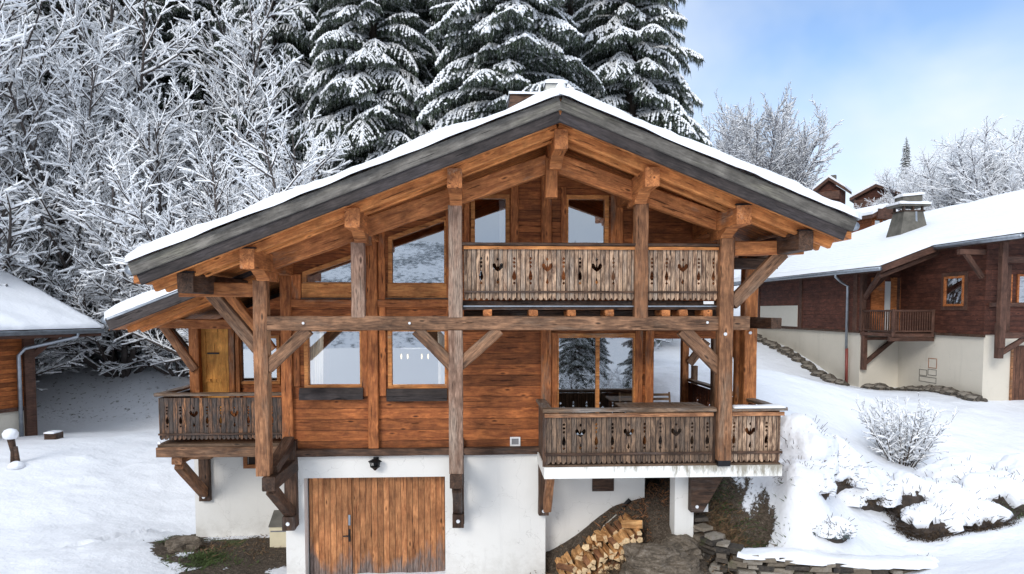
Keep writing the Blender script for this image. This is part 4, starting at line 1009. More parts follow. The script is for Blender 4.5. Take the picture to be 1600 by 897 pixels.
at = me.attributes.new('bare', 'FLOAT', 'POINT'); at.data.foreach_set('value', bare.ravel().astype(np.float32))
me.polygons.foreach_set('use_smooth', [True] * len(me.polygons)); me.materials.append(M['ground']); me.update()
gr_o = link(bpy.data.objects.new('ground', me)); tag(gr_o, kind='structure')
from mathutils.bvhtree import BVHTree
# the far side of the valley behind the camera (only mirrored in the window panes)
hv = []; hf = []; nx_ = 60
for j in range(8):
    for i in range(nx_ + 1):
        a = -1.25 + 2.5 * i / nx_; rr = 150 + j * 22
        hv.append((rr * math.sin(a), -rr * math.cos(a), -14 + (j / 7) ** .8 * (48 + 9 * mnoise.noise(Vector((i * .16, j * .2, 4)))) ))
for j in range(7):
    for i in range(nx_): q = j * (nx_ + 1) + i; hf.append((q, q + 1, q + nx_ + 2, q + nx_ + 1))
N = NT('distant_forest'); co = N.n('ShaderNodeNewGeometry').outputs['Position']
f = N.noise(N.mapping(co, (.5, .5, .12)), 1.0, 6, .75); f2 = N.noise(co, .02, 3)
N.bsdf(N.ramp(N.math('MULTIPLY_ADD', f2, .5, N.math('MULTIPLY', f, .6)), [(.45, (.05, .065, .08)), (.51, (.22, .25, .28)), (.57, (.8, .83, .88))]), .9); M['far'] = N.m
tag(mesh('hills', hv, hf, M['far'], smooth=True), kind='structure')
# ================================================================ NEIGHBOURING HOUSES
# right hand chalet: its long side runs away from the camera
rh = thing('chalet', 'dark brown chalet on the right with cream base, flared render chimney and long snowy roof', 'chalet', (17, 26, 2.5))
def rr(x): return 6.72 + .375 * (x - 14.6) if x < 24 else 6.72 + .375 * (24 - 14.6) - .375 * (x - 24)
HB = 4.3
E1, E2, DR, DF, DBK = 14.6, 16.6, 24.0, 20.0, 39.0
m = MB()
def slab2(x0, x1, y0, y1, t):
    m.add([(x0, y0, rr(x0)), (x1, y0, rr(x1)), (x1, y1, rr(x1)), (x0, y1, rr(x0)), (x0, y0, rr(x0) - t), (x1, y0, rr(x1) - t), (x1, y1, rr(x1) - t), (x0, y1, rr(x0) - t)],
          [(0, 1, 2, 3), (7, 6, 5, 4), (0, 4, 5, 1), (1, 5, 6, 2), (2, 6, 7, 3), (3, 7, 4, 0)])
slab2(E1, E2, DR, DBK, .22); slab2(E2, 24, DF, DBK, .22); slab2(24, 32, DF, DBK, .22)
rroof = m.build('roof', M['brown_trim'], rh)
M['roof_snow_r'] = roof_snow('roof_snow_ribbed', 'X')
def rsnow(x0, x1, y0, y1, seed, edge=.16):
    return snow_slab('roof_snow', x0, x1, y0, y1, lambda x, y: rr(min(max(x, 14.4), 33)) + .01, .15, rroof, M['roof_snow_r'], step=.22, seed=seed, edge=edge)
# one L-shaped snow blanket in three overlapping-free fields
vs = []; fs = []
xs_ = np.arange(E1 - .06, 24.01, .2); ys_ = np.concatenate([np.arange(DF - .05, DR, .3), np.arange(DR, DBK + .1, .4)])
id_ = {}
for j, y in enumerate(ys_):
    for i, x in enumerate(xs_):
        lim = E2 - .06 if y < DR - .01 else E1 - .06
        if x < lim - .01: continue
        dd = min(x - lim, y - (DF if x >= E2 else DR)) / .18
        if y > DR and x > E2: dd = max(dd, 1)
        t = .17 * (.15 + .85 * math.sqrt(max(0, 1 - (1 - min(1, max(0, dd))) ** 2))) * (1 + .3 * mnoise.noise(Vector((x * .9, y * .7, 2))))
        id_[(i, j)] = len(vs); vs.append((x + (.05 * mnoise.noise(Vector((y * 2.3, 1, 4))) if dd < .3 else 0), y, rr(x) + t))
for j in range(len(ys_) - 1):
    for i in range(len(xs_) - 1):
        k = [(i, j), (i + 1, j), (i + 1, j + 1), (i, j + 1)]
        if all(q in id_ for q in k): fs.append(tuple(id_[q] for q in k))
mesh('roof_snow', vs, fs, M['roof_snow_r'], rroof, smooth=True)
snow_slab('roof_snow', 24, 32.1, DF - .05, DBK, lambda x, y: rr(x) + .01, .15, rroof, M['roof_snow_r'], step=.4, seed=4)
def gutter(x, z, ya, yb, par, r=.075):
    mb = MB(); mb.tube([(x, ya, z), (x, yb, z)], r, 10); o = mb.build('gutter', M['zinc'], par, smooth=True); return o
gutter(E1 - .08, rr(E1) - .1, DR - .05, DBK, rroof); gutter(E2 - .08, rr(E2) - .1, DF, DR, rroof)
beam('verge_board', (E1, DR - .03, rr(E1) - .13), (E2, DR - .03, rr(E2) - .13), .05, .2, M['brown_trim'], rroof)
beam('verge_rail', (E1 + .1, DR + .25, rr(E1) - .36), (E2 + .4, DR + .25, rr(E2 + .4) - .36), .1, .16, M['brown_trim'], rroof)
for k in range(8): beam('snow_guard', (E1 + .25, DR + .4 + k * 1.8, rr(E1 + .25) + .10), (E1 + .25, DR + 1.9 + k * 1.8, rr(E1 + .25) + .10), .02, .05, M['zinc'], rroof, rough=.001)
# walls
XA, XB, DA, DB = 15.3, 16.9, 26.5, 21.9
def wallx(name, x, y0, y1, z0, z1, mat, th=.2): return MB().box(x, x + th, y0, y1, z0, z1).build(name, M[mat], rh)
zt1 = rr(XA) - .22; zt2 = rr(XB) - .22
wallx('timber_wall', XA, DA, DBK - 1, HB, zt1, 'brown_siding'); wallx('base_wall', XA + .05, DA + .05, DBK - 1, .5, HB - .001, 'plaster_cream')
MB().box(XA + .2, XB, DA, DA + .2, HB, zt1).build('timber_wall', M['brown_siding_x'], rh); MB().box(XA + .25, XB + .05, DA + .05, DA + .25, .5, HB - .001).build('base_wall', M['plaster_cream'], rh)
wallx('timber_wall', XB, DB, DA, HB, zt2, 'brown_siding'); wallx('base_wall', XB + .05, DB + .05, DA + .05, .5, HB - .001, 'plaster_cream')
MB().prism([(XB + .2, HB), (31, HB), (31, rr(31) - .22), (24, rr(24) - .22), (XB + .2, rr(XB + .2) - .22)], DB, DB + .2).build('timber_wall', M['brown_siding_x'], rh)
MB().box(XB + .25, 31, DB + .05, DB + .25, .5, HB - .001).build('base_wall', M['plaster_cream'], rh)
MB().box(30.8, 31, DB, DBK - 1, .5, 7.3).build('timber_wall', M['brown_siding'], rh)
MB().prism([(XA, .5), (31, .5), (31, rr(31) - .22), (24, rr(24) - .22), (XA, rr(XA) - .22)], DBK - 1, DBK - .8).build('timber_wall', M['brown_siding_x'], rh)
def q(px, x): return x * F / (px - 744)        # depth at which a side plane is met
for px in (1193, 1262, 1352):
    d = q(px, XA); MB().box(XA - .04, XA - .001, d - .14, d + .14, HB, zt1).build('frame_post', M['brown_trim'], rh)
d0, d1 = q(1257, XA), q(1193, XA) - .3
MB().box(XA - .03, XA - .002, d0, d1, HB + .04, HB + 1.05).build('pale_panel', M['panel_pale'], rh)
MB().box(XA - .05, XA + .04, DA - .02, DBK - 1, HB - .09, HB).build('sill_beam', M['dark_timber'], rh); MB().box(XB - .05, XB + .04, DB - .02, DA, HB - .09, HB).build('sill_beam', M['dark_timber'], rh)
# door, blind and shutters in the short return wall above the balcony
def rq(x0p, x1p, y0p, y1p, D): a = P(x0p, y0p, D); b = P(x1p, y1p, D); return a.x, b.x, b.z, a.z
a, b, c_, d_ = rq(1381, 1391, 440, 510, DA); MB().box(a, b, DA - .03, DA - .001, HB, d_).build('blind', M['curtain'], rh)
for p0, p1, mt in ((1361, 1380, 'trim'), (1391.5, 1399, 'post_orange'), (1401, 1404, 'brown_trim'), (1406, 1417, 'trim')):
    a, b, c_, d_ = rq(p0, p1, 434, 500, DA); MB().box(a, b, DA - .05, DA - .001, HB, d_).build('shutter', M[mt], rh)
# windows of the long side and the gable
def swin(x, pa, pb, ya, yb, parent, mat='trim'):
    dn, df = q(pb, x), q(pa, x); dm = (dn + df) / 2; s = F / dm
    zt_ = CZ + (485 - ya) / s; zb_ = CZ + (485 - yb) / s
    W = bpy.data.objects.new('window', None); link(W, parent, Matrix.Translation(Vector((x, dm, zb_))))
    m = MB(); f_ = .08
    for y0, y1, z0, z1 in ((dn - f_, df + f_, zt_, zt_ + f_), (dn - f_, df + f_, zb_ - f_, zb_), (dn - f_, dn, zb_, zt_), (df, df + f_, zb_, zt_)): m.box(x - .06, x - .001, y0, y1, z0, z1)
    m.build('frame', M[mat], W)
    m = MB()
    for y0, y1, z0, z1 in ((dn - f_ - .16, df + f_ + .16, zt_ + f_, zt_ + f_ + .14), (dn - f_ - .16, df + f_ + .16, zb_ - f_ - .14, zb_ - f_), (dn - f_ - .16, dn - f_, zb_ - f_, zt_ + f_), (df + f_, df + f_ + .16, zb_ - f_, zt_ + f_)): m.box(x - .03, x - .002, y0, y1, z0, z1)
    m.build('surround', M['brown_trim'], W)
    mesh('pane', [(x - .02, dn, zb_), (x - .02, df, zb_), (x - .02, df, zt_), (x - .02, dn, zt_)], [(0, 1, 2, 3)], M['glass'], W)
    return W
swin(XB, 1502, 1530, 433, 474, rh)
for p0, p1 in ((1566, 1576), (1592, 1604)):
    a, b, c_, d_ = rq(p0, p1, 432, 475, DB); W = bpy.data.objects.new('window', None); link(W, rh, Matrix.Translation(Vector((a, DB, c_))))
    m = MB(); m.box(a - .07, a, DB - .05, DB - .001, c_, d_); m.box(b, b + .07, DB - .05, DB - .001, c_, d_); m.box(a - .07, b + .07, DB - .05, DB - .001, d_, d_ + .07); m.box(a - .07, b + .07, DB - .05, DB - .001, c_ - .07, c_); m.build('frame', M['trim'], W)
    mesh('pane', [(a, DB - .02, c_), (b, DB - .02, c_), (b, DB - .02, d_), (a, DB - .02, d_)], [(0, 1, 2, 3)], M['glass'], W)
for px in (1569.5, 1588):
    x = (px - 744) * 20.7 / F; 
xg = 17.1
beam('post', (xg - .1, DB - .6, HB - .4), (xg - .1, DB - .6, rr(xg) - .3), .2, .2, M['brown_trim'], rh, up=(0, 1, 0))
beam('post', (xg + .45, DB - .12, HB), (xg + .45, DB - .12, 6.6), .16, .16, M['brown_trim'], rh, up=(0, 1, 0))
beam('cross_beam', (xg - .2, DB - .6, 6.75), (20, DB - .6, 6.75), .16, .2, M['brown_trim'], rh); beam('cross_beam', (xg - .2, DB - .6, 4.3), (20, DB - .6, 4.3), .16, .2, M['brown_trim'], rh)
beam('cross_beam', (xg - .1, DB - .1, 5.3), (20, DB - .1, 5.3), .1, .14, M['brown_trim'], rh)
beam('outrigger', (XB - .9, DB + .1, 7.05), (XB + .3, DB + .1, 7.05), .16, .18, M['brown_trim'], rh); beam('brace', (XB - .65, DB + .1, 7.0), (XB - .05, DB + .1, 6.2), .13, .15, M['brown_trim'], rh)
beam('bracket', (xg - .1, DB - .55, 3.55), (xg - .1, DB - .55, 4.7), .2, .2, M['brown_trim'], rh, up=(0, 1, 0)); beam('brace', (xg - .05, DB - .55, 3.7), (xg + .9, DB - .55, 4.3), .13, .15, M['brown_trim'], rh)
a, b, c_, d_ = rq(1582, 1640, 540, 627, DB); gdr = MB().box(a + .05, b, DB + .012, DB + .049, c_, d_).build('garage_door', M['brown_door'], rh)
MB().box(a - .02, a + .05, DB + .0, DB + .049, c_, d_ + .05).build('door_frame', M['post'], rh)
# access hatches on the base
for y0p, y1p, pa, pb in ((562, 578, 1476, 1490), (580, 590, 1461, 1474), (580, 590, 1475.5, 1490), (592, 601, 1461, 1490)):
    x = XB + .05; dn, df = q(pb, x), q(pa, x); s = F / ((dn + df) / 2); m = MB(); z1_, z0_ = CZ + (485 - y0p) / s, CZ + (485 - y1p) / s; w_ = .018
    for y0, y1, z0, z1 in ((dn, df, z1_ - w_, z1_), (dn, df, z0_, z0_ + w_), (dn, dn + w_, z0_ + w_, z1_ - w_), (df - w_, df, z0_ + w_, z1_ - w_)): m.box(x - .012, x - .001, y0, y1, z0, z1)
    m.build('hatch', M['trim'] if y0p == 562 else M['concrete'], rh)
# balcony
bal = bpy.data.objects.new('balcony', None); link(bal, rh, Matrix.Translation(Vector((16, 25.4, 4.2))))
DN = 24.35; zf = 4.14; ztp = 5.1
MB().box(XA, XB - .001, DN, DA - .001, zf, zf + .12).build('floor', M['brown_trim'], bal)
beam('edge_beam', (XA - .1, DN + .08, zf - .09), (XB, DN + .08, zf - .09), .14, .16, M['brown_trim'], bal)
for a, b, n_ in (((XA + .04, DN + .04), (XB, DN + .04), 17), ((XA + .04, DN + .04), (XA + .04, DA), 15)):
    A_, B_ = Vector((*a, 0)), Vector((*b, 0))
    beam('handrail', A_ + Vector((0, 0, ztp)), B_ + Vector((0, 0, ztp)), .09, .07, M['brown_trim'], bal); beam('rail', A_ + Vector((0, 0, zf + .2)), B_ + Vector((0, 0, zf + .2)), .06, .06, M['brown_trim'], bal)
    m = MB()
    for k in range(1, n_):
        p_ = A_ + (B_ - A_) * k / n_; m.box(p_.x - .018, p_.x + .018, p_.y - .018, p_.y + .018, zf + .22, ztp - .03)
    m.build('balusters', M['brown_trim'], bal)
for x_, y_ in ((XA + .04, DN + .04), (XB - .06, DN + .04), (XA + .04, DA - .06)): beam('corner_post', (x_, y_, zf), (x_, y_, ztp + .06), .1, .1, M['brown_trim'], bal, up=(0, 1, 0))
beam('corner_bracket', (XA + .12, DA - .12, HB + .3), (XA + .12, DA - .12, 2.75 + .0), .18, .18, M['brown_trim'], rh, up=(0, 1, 0))
beam('strut', (XA + .15, DA - .12, 3.0), (XB - .25, DA - .12, 4.0), .14, .16, M['brown_trim'], bal); beam('arm', (XA + .1, DA - .14, 4.0), (XB - .1, DA - .14, 4.0), .14, .12, M['brown_trim'], bal)
beam('brace', (XA - .35, DR + .5, 6.62), (XA + .1, DA - .1, 5.6), .14, .17, M['brown_trim'], rh); beam('brace', (E2 - .1, DA - .1, 6.75), (XA + .15, DA - .1, 5.75), .14, .17, M['brown_trim'], rh)
beam('corner_post', (XA + .05, DA - .08, HB), (XA + .05, DA - .08, zt1), .2, .16, M['brown_trim'], rh, up=(0, 1, 0))
# downpipe with swan neck
d = q(1339, XA - .1); mb = MB(); dz_ = rr(E1) - .12
pts = [(E1 - .08, d - .25, dz_), (E1 - .08, d - .24, dz_ - .12), (E1 + .25, d - .05, dz_ - .32), (XA - .12, d, dz_ - .5), (XA - .12, d, 3.55)]
mb.tube(pts, .055, 10); dp = mb.build('downpipe', M['zinc'], rh, smooth=True); MB().tube([(XA - .10, d, 3.56), (XA - .08, d, 2.0)], .06, 10).build('pipe_foot', M['red_pipe'], dp, smooth=True)
# flared chimney
cx, cy = 19.4, 30.0; cz0 = rr(cx); chn = bpy.data.objects.new('chimney', None); link(chn, rroof, Matrix.Translation(Vector((cx, cy, cz0))))
def frus(a0, b0, z0, a1, b1, z1, mat, name):
    vs = [(cx + sx_ * a, cy + sy * b, z) for a, b, z in ((a0, b0, z0), (a1, b1, z1)) for sx_, sy in ((-1, -1), (1, -1), (1, 1), (-1, 1))]
    return mesh(name, vs, [(0, 1, 5, 4), (1, 2, 6, 5), (2, 3, 7, 6), (3, 0, 4, 7), (4, 5, 6, 7)], M[mat], chn)
frus(.74, .6, cz0 - .5, .44, .4, cz0 + 1.0, 'concrete', 'chimney_stack'); frus(.5, .44, cz0 + .98, .5, .44, cz0 + 1.04, 'dark_timber', 'chimney_collar')
MB().box(cx - .7, cx + .7, cy - .5, cy + .5, cz0 + 1.22, cz0 + 1.30).build('chimney_cap', M['concrete'], chn)
for a in (-.42, 0, .42):
    for b in (-.35, .35): MB().box(cx + a - .04, cx + a + .04, cy + b - .04, cy + b + .04, cz0 + 1.0, cz0 + 1.25).build('cap_foot', M['dark_timber'], chn)
snow_slab('chimney_snow', cx - .72, cx + .72, cy - .52, cy + .52, lambda x, y: cz0 + 1.3, .12, chn, M['snow'], step=.1, edge=.2)
mb = MB(); mb.prism([(cx - .45, cz0 + 1.42), (cx + .45, cz0 + 1.42), (cx + .45, cz0 + 1.75), (cx - .45, cz0 + 1.65)], cy - .3, cy + .3); mb.build('chimney_hood', M['concrete'], chn)
snow_slab('chimney_snow', cx - .5, cx + .52, cy - .35, cy + .35, lambda x, y: cz0 + 1.7 + .1 * (x - cx), .12, chn, M['snow'], step=.1, edge=.2)
beam('flashing', (cx + .12, cy - .47, cz0 + .0), (cx + .1, cy - .42, cz0 + .98), .09, .03, M['zinc'], chn, up=(0, 1, 0))

# left hand chalet: only its corner enters the picture
lh = thing('chalet', 'honey coloured timber house at the left edge with snowy roof and pale stone base', 'chalet', (-13.1, 24.6, .9), R(64))
WL = WM[lh.name]
def lbox(name, x0, x1, y0, y1, z0, z1, mat, parent=None):
    return MB().box(x0, x1, y0, y1, z0, z1).build(name, M[mat], parent or lh, WL)
z0 = .9   # local z = world - .9
EZ = 4.5 - z0; sl_ = .383
def lz(y): return EZ + sl_ * y if y < 5.9 else EZ + sl_ * 5.9 - sl_ * (y - 5.9)
m = MB()
for a, b in ((0, 5.9), (5.9, 11.8)):
    m.add([(x, y, lz(y) - t) for t in (0, .16) for x, y in ((-14, a), (0, a), (0, b), (-14, b))], [(0, 1, 2, 3), (7, 6, 5, 4), (0, 4, 5, 1), (1, 5, 6, 2), (2, 6, 7, 3), (3, 7, 4, 0)])
lroof = m.build('roof', M['brown_trim'], lh, WL)
M['roof_snow_l'] = snow_mat('left_roof_snow', bs=.5)
for a, b, s_ in ((-.05, 5.95, 3), (5.85, 11.85, 6)):
    o = snow_slab('roof_snow', -14, .06, a, b, lambda x, y: lz(min(max(y, 0), 11.8)) + .01, .17, lroof, M['roof_snow_l'], step=.2, seed=s_, edge=.22, over=.07)
    o.matrix_basis = Matrix.Identity(4); WM[o.name] = WL
mb = MB(); mb.tube([(-14, -.08, EZ - .1), (.02, -.08, EZ - .1)], .08, 10); mb.build('gutter', M['zinc'], lroof, WL, smooth=True)
lbox('fascia', -14, 0, .0, .05, EZ - .28, EZ - .17, 'brown_trim', lroof)
lbox('timber_wall', -14, -1.98, 1.0, 1.2, 1.0, EZ + .2, 'left_siding')
lbox('stone_base', -14, -1.99, 1.02, 1.25, -.8, .93, 'plaster_cream'); lbox('sill_beam', -14, -1.95, .93, 1.1, .93, 1.05, 'brown_trim'); lbox('kerb', -14, -1.9, .93, 1.02, -.8, -.02, 'concrete')
lbox('timber_wall', -1.98, -1.78, 1.0, 10.6, 1.0, EZ + .2, 'brown_siding_x'); lbox('base_wall', -2.0, -1.8, 1.05, 10.6, -.8, .99, 'plaster_cream')
lbox('corner_post', -2.05, -1.72, .88, 1.15, .0, EZ + .15, 'brown_trim'); lbox('frame_post', -5.2, -4.95, .95, 1.0, 1.05, EZ, 'left_siding')
beam('brace', WL @ Vector((-1.75, 1.0, 2.7)), WL @ Vector((-.55, .9, EZ + .08)), .15, .18, M['brown_trim'], lh)
mb = MB(); mb.tube([(-.9, -.1, EZ - .15), (-.9, -.05, EZ - .28), (-2.1, .75, EZ - .62), (-2.25, .85, EZ - .85), (-2.25, .85, -.1)], .065, 10); mb.build('downpipe', M['zinc'], lh, WL, smooth=True)
# distant chalets on the slope behind the right hand roof
def far_chalet(px, pyb, D, w, dep, hw, hr, rot, label, mat='brown_siding_x', chim=True):
    p = P(px, pyb, D); t = thing('chalet', label, 'chalet', p, rot, 'small chalets on the far slope'); W = WM[t.name]
    MB().prism([(-w/2, -3), (w/2, -3), (w/2, hw), (0, hr), (-w/2, hw)], -dep/2, dep/2).build('wall', M[mat], t, W)
    e = w / 2 + .4; k = (hr - hw) / (w / 2); rf = MB().prism([(-e, hw - .4 * k + .05), (0, hr + .05), (e, hw - .4 * k + .05), (e, hw - .4 * k + .3), (0, hr + .3), (-e, hw - .4 * k + .3)], -dep/2 - .5, dep/2 + .5).build('roof', M['brown_trim'], t, W)
    MB().prism([(-e - .05, hw - .4 * k + .305), (0, hr + .305), (e + .05, hw - .4 * k + .305), (e, hw - .4 * k + .5), (0, hr + .52), (-e, hw - .4 * k + .5)], -dep/2 - .55, dep/2 + .55).build('roof_snow', M['snow'], rf, W)
    for s in (-.22, .22):
        win = MB().box(s * w - .25, s * w + .25, -dep/2 - .03, -dep/2 - .001, hw - .75, hw - .15).build('window', M['trim'], t, W); MB().box(s * w - .19, s * w + .19, -dep/2 - .04, -dep/2 - .031, hw - .69, hw - .21).build('pane', M['glass'], win, W)
    if chim: MB().box(-.2, .2, dep * .1, dep * .1 + .4, hr, hr + .75).build('chimney', M['concrete'], rf, W)
    beam('balcony_rail', W @ Vector((-w/2, -dep/2 - .5, .5)), W @ Vector((w/2, -dep/2 - .5, .5)), .15, .7, M['brown_trim'], t)
far_chalet(1375, 330, 64, 3.6, 4.2, 1.0, 1.9, R(-40), 'brown chalet with pale roof edge on the slope above the right hand roof')
far_chalet(1357, 350, 49, 1.5, 2.4, .35, .75, R(10), 'small orange timber gable just behind the right hand roof', 'left_siding', False)
far_chalet(1300, 318, 60, 1.8, 2.0, 1.1, 1.8, R(-40), 'dark chalet half hidden behind the frosted tree', 'brown_siding_x')
# ================================================================ TREES
def fast_mesh(name, V, Fc, mat, smooth=False):
    """V (n,3), Fc (m,k) constant polygon size"""
    me = bpy.data.meshes.new(name); k = Fc.shape[1]
    me.vertices.add(len(V)); me.vertices.foreach_set('co', V.astype(np.float32).ravel())
    me.loops.add(Fc.size); me.loops.foreach_set('vertex_index', Fc.astype(np.int32).ravel())
    me.polygons.add(len(Fc)); me.polygons.foreach_set('loop_start', np.arange(0, Fc.size, k, dtype=np.int32)); me.polygons.foreach_set('loop_total', np.full(len(Fc), k, dtype=np.int32))
    if smooth: me.polygons.foreach_set('use_smooth', np.ones(len(Fc), bool))
    me.update(calc_edges=True); me.materials.append(mat); return me
def prisms(P0, P1, R0, R1, n=3):
    d = P1 - P0; L_ = np.linalg.norm(d, axis=1, keepdims=True); d = d / np.maximum(L_, 1e-6)
    ref = np.where(np.abs(d[:, 2:3]) > .9, np.array([[1., 0, 0]]), np.array([[0, 0, 1.]]))
    a = np.cross(d, ref); a /= np.linalg.norm(a, axis=1, keepdims=True); b = np.cross(a, d)
    th = np.pi / 2 + 2 * np.pi * np.arange(n) / n
    ring = a[:, None, :] * np.cos(th)[None, :, None] + b[:, None, :] * np.sin(th)[None, :, None]
    V = np.concatenate([P0[:, None] + ring * R0[:, None, None], P1[:, None] + ring * R1[:, None, None]], 1)
    base = (np.arange(len(P0)) * 2 * n)[:, None, None]; i = np.arange(n); j = (i + 1) % n
    Fq = np.stack([i, j, j + n, i + n], -1)[None] + base
    return V.reshape(-1, 3), Fq.reshape(-1, 4)
def bare_tree_meshes(seed, H, stems=5, spread=.8, lens=(.5, .5, .45), dens=(.33, .22, .16), snow_r=.03, droop=0.0, trunk=1.0, r0=.13, levels=3, up=.3, rmin=.006):
    rg = np.random.default_rng(seed); S0, S1, A0, A1, LV = [], [], [], [], []
    def grow(p, d, ln, r, lev):
        n = max(1, int(ln / (.55, .45, .35, .5)[lev])); st = ln / n; pts = [p]; dirs = [d]
        for k in range(n):
            d = d + rg.normal(0, (.05, .11, .16, .2)[lev], 3); d[2] += (up * .12 if lev < 2 else .05) - droop * .1 * (k / n); d = d / np.linalg.norm(d)
            q_ = p + d * st; f0 = 1 - .8 * k / n; f1 = 1 - .8 * (k + 1) / n
            S0.append(p); S1.append(q_); A0.append(max(rmin, r * f0)); A1.append(max(rmin * .7, r * f1)); LV.append(lev)
            p = q_; pts.append(p); dirs.append(d)
        if lev >= levels: return
        t = (.22, .12, .12)[lev] * ln; side = rg.integers(0, 2)
        while t < ln * .97:
            k = min(n - 1, int(t / st)); u_ = t / st - k; pos = pts[k] * (1 - u_) + pts[k + 1] * u_; dd = dirs[k + 1]
            w_ = rg.normal(0, 1, 3); perp = np.cross(dd, w_); perp /= np.linalg.norm(perp) + 1e-6
            if lev >= 1: perp[2] *= .55
            an = rg.uniform(.55, 1.0); nd = dd * math.cos(an) + perp * math.sin(an); nd /= np.linalg.norm(nd)
            L2 = lens[lev] * ln * (1 - .62 * t / ln) * rg.uniform(.65, 1.2)
            grow(pos, nd, L2, r * .5 * (1 - .5 * t / ln), lev + 1)
            t += dens[lev] * rg.uniform(.6, 1.5)
    for s in range(stems):
        a = 2 * math.pi * (s + rg.uniform(0, .7)) / stems; tl = spread * rg.uniform(.35, 1.0) if stems > 1 else .05
        d = np.array([math.cos(a) * math.sin(tl), math.sin(a) * math.sin(tl), math.cos(tl)])
        grow(np.array([math.cos(a) * .15, math.sin(a) * .15, -.3]), d, H * rg.uniform(.8, 1.05), r0 * rg.uniform(.7, 1.1), 0)
    S0 = np.array(S0); S1 = np.array(S1); A0 = np.array(A0); A1 = np.array(A1); LV = np.array(LV)
    V1, F1 = prisms(S0, S1, A0, A1, 4)
    # snow lies along the upper side; steeper limbs hold less
    d = S1 - S0; hz = 1 - np.abs(d[:, 2]) / np.linalg.norm(d, axis=1)
    amt = np.clip(.35 + .9 * hz, .25, 1) * rg.uniform(.6, 1.25, len(S0))
    offz = np.array([[0, 0, 1.]]) ; w = np.minimum(snow_r * amt + A0 * .35, .05)
    side = np.cross(d, [[0, 0, 1.]]); 
    o0 = offz * (A0 + w * .45)[:, None]; o1 = offz * (A1 + w * .35)[:, None]
    ext = d * .04
    V2, F2 = prisms(S0 + o0 - ext, S1 + o1 + ext, w, w * rg.uniform(.35, .9, len(w)), 4)
    return V1, F1, V2, F2, LV
def bare_mesh(name, seed, H, **k):
    tm = k.pop('bark', None) or M['bark_grey']
    V1, F1, V2, F2, LV = bare_tree_meshes(seed, H, **k)
    big = np.repeat(LV == 0, 4)
    tr = F1[big]; br = F1[~big]
    def sub(V, Fc): u, inv = np.unique(Fc, return_inverse=True); return V[u], inv.reshape(Fc.shape)
    return (fast_mesh('trunk', *sub(V1, tr), tm), fast_mesh('branches', *sub(V1, br), tm), fast_mesh('snow', V2, F2, M['snow_tree'], True))
def place_tree(kind, meshes, loc, rot, scale, label, group, names=('trunk', 'branches', 'snow'), cat='tree', sz=None):
    t = bpy.data.objects.new(kind, None); W = Matrix.Translation(Vector(loc)) @ Matrix.Rotation(rot, 4, 'Z') @ Matrix.Diagonal((scale, scale, sz or scale, 1))
    link(t, None, W); tag(t, label, cat, group)
    for nme, me in zip(names, meshes): link(bpy.data.objects.new(nme, me), t, W)
    return t
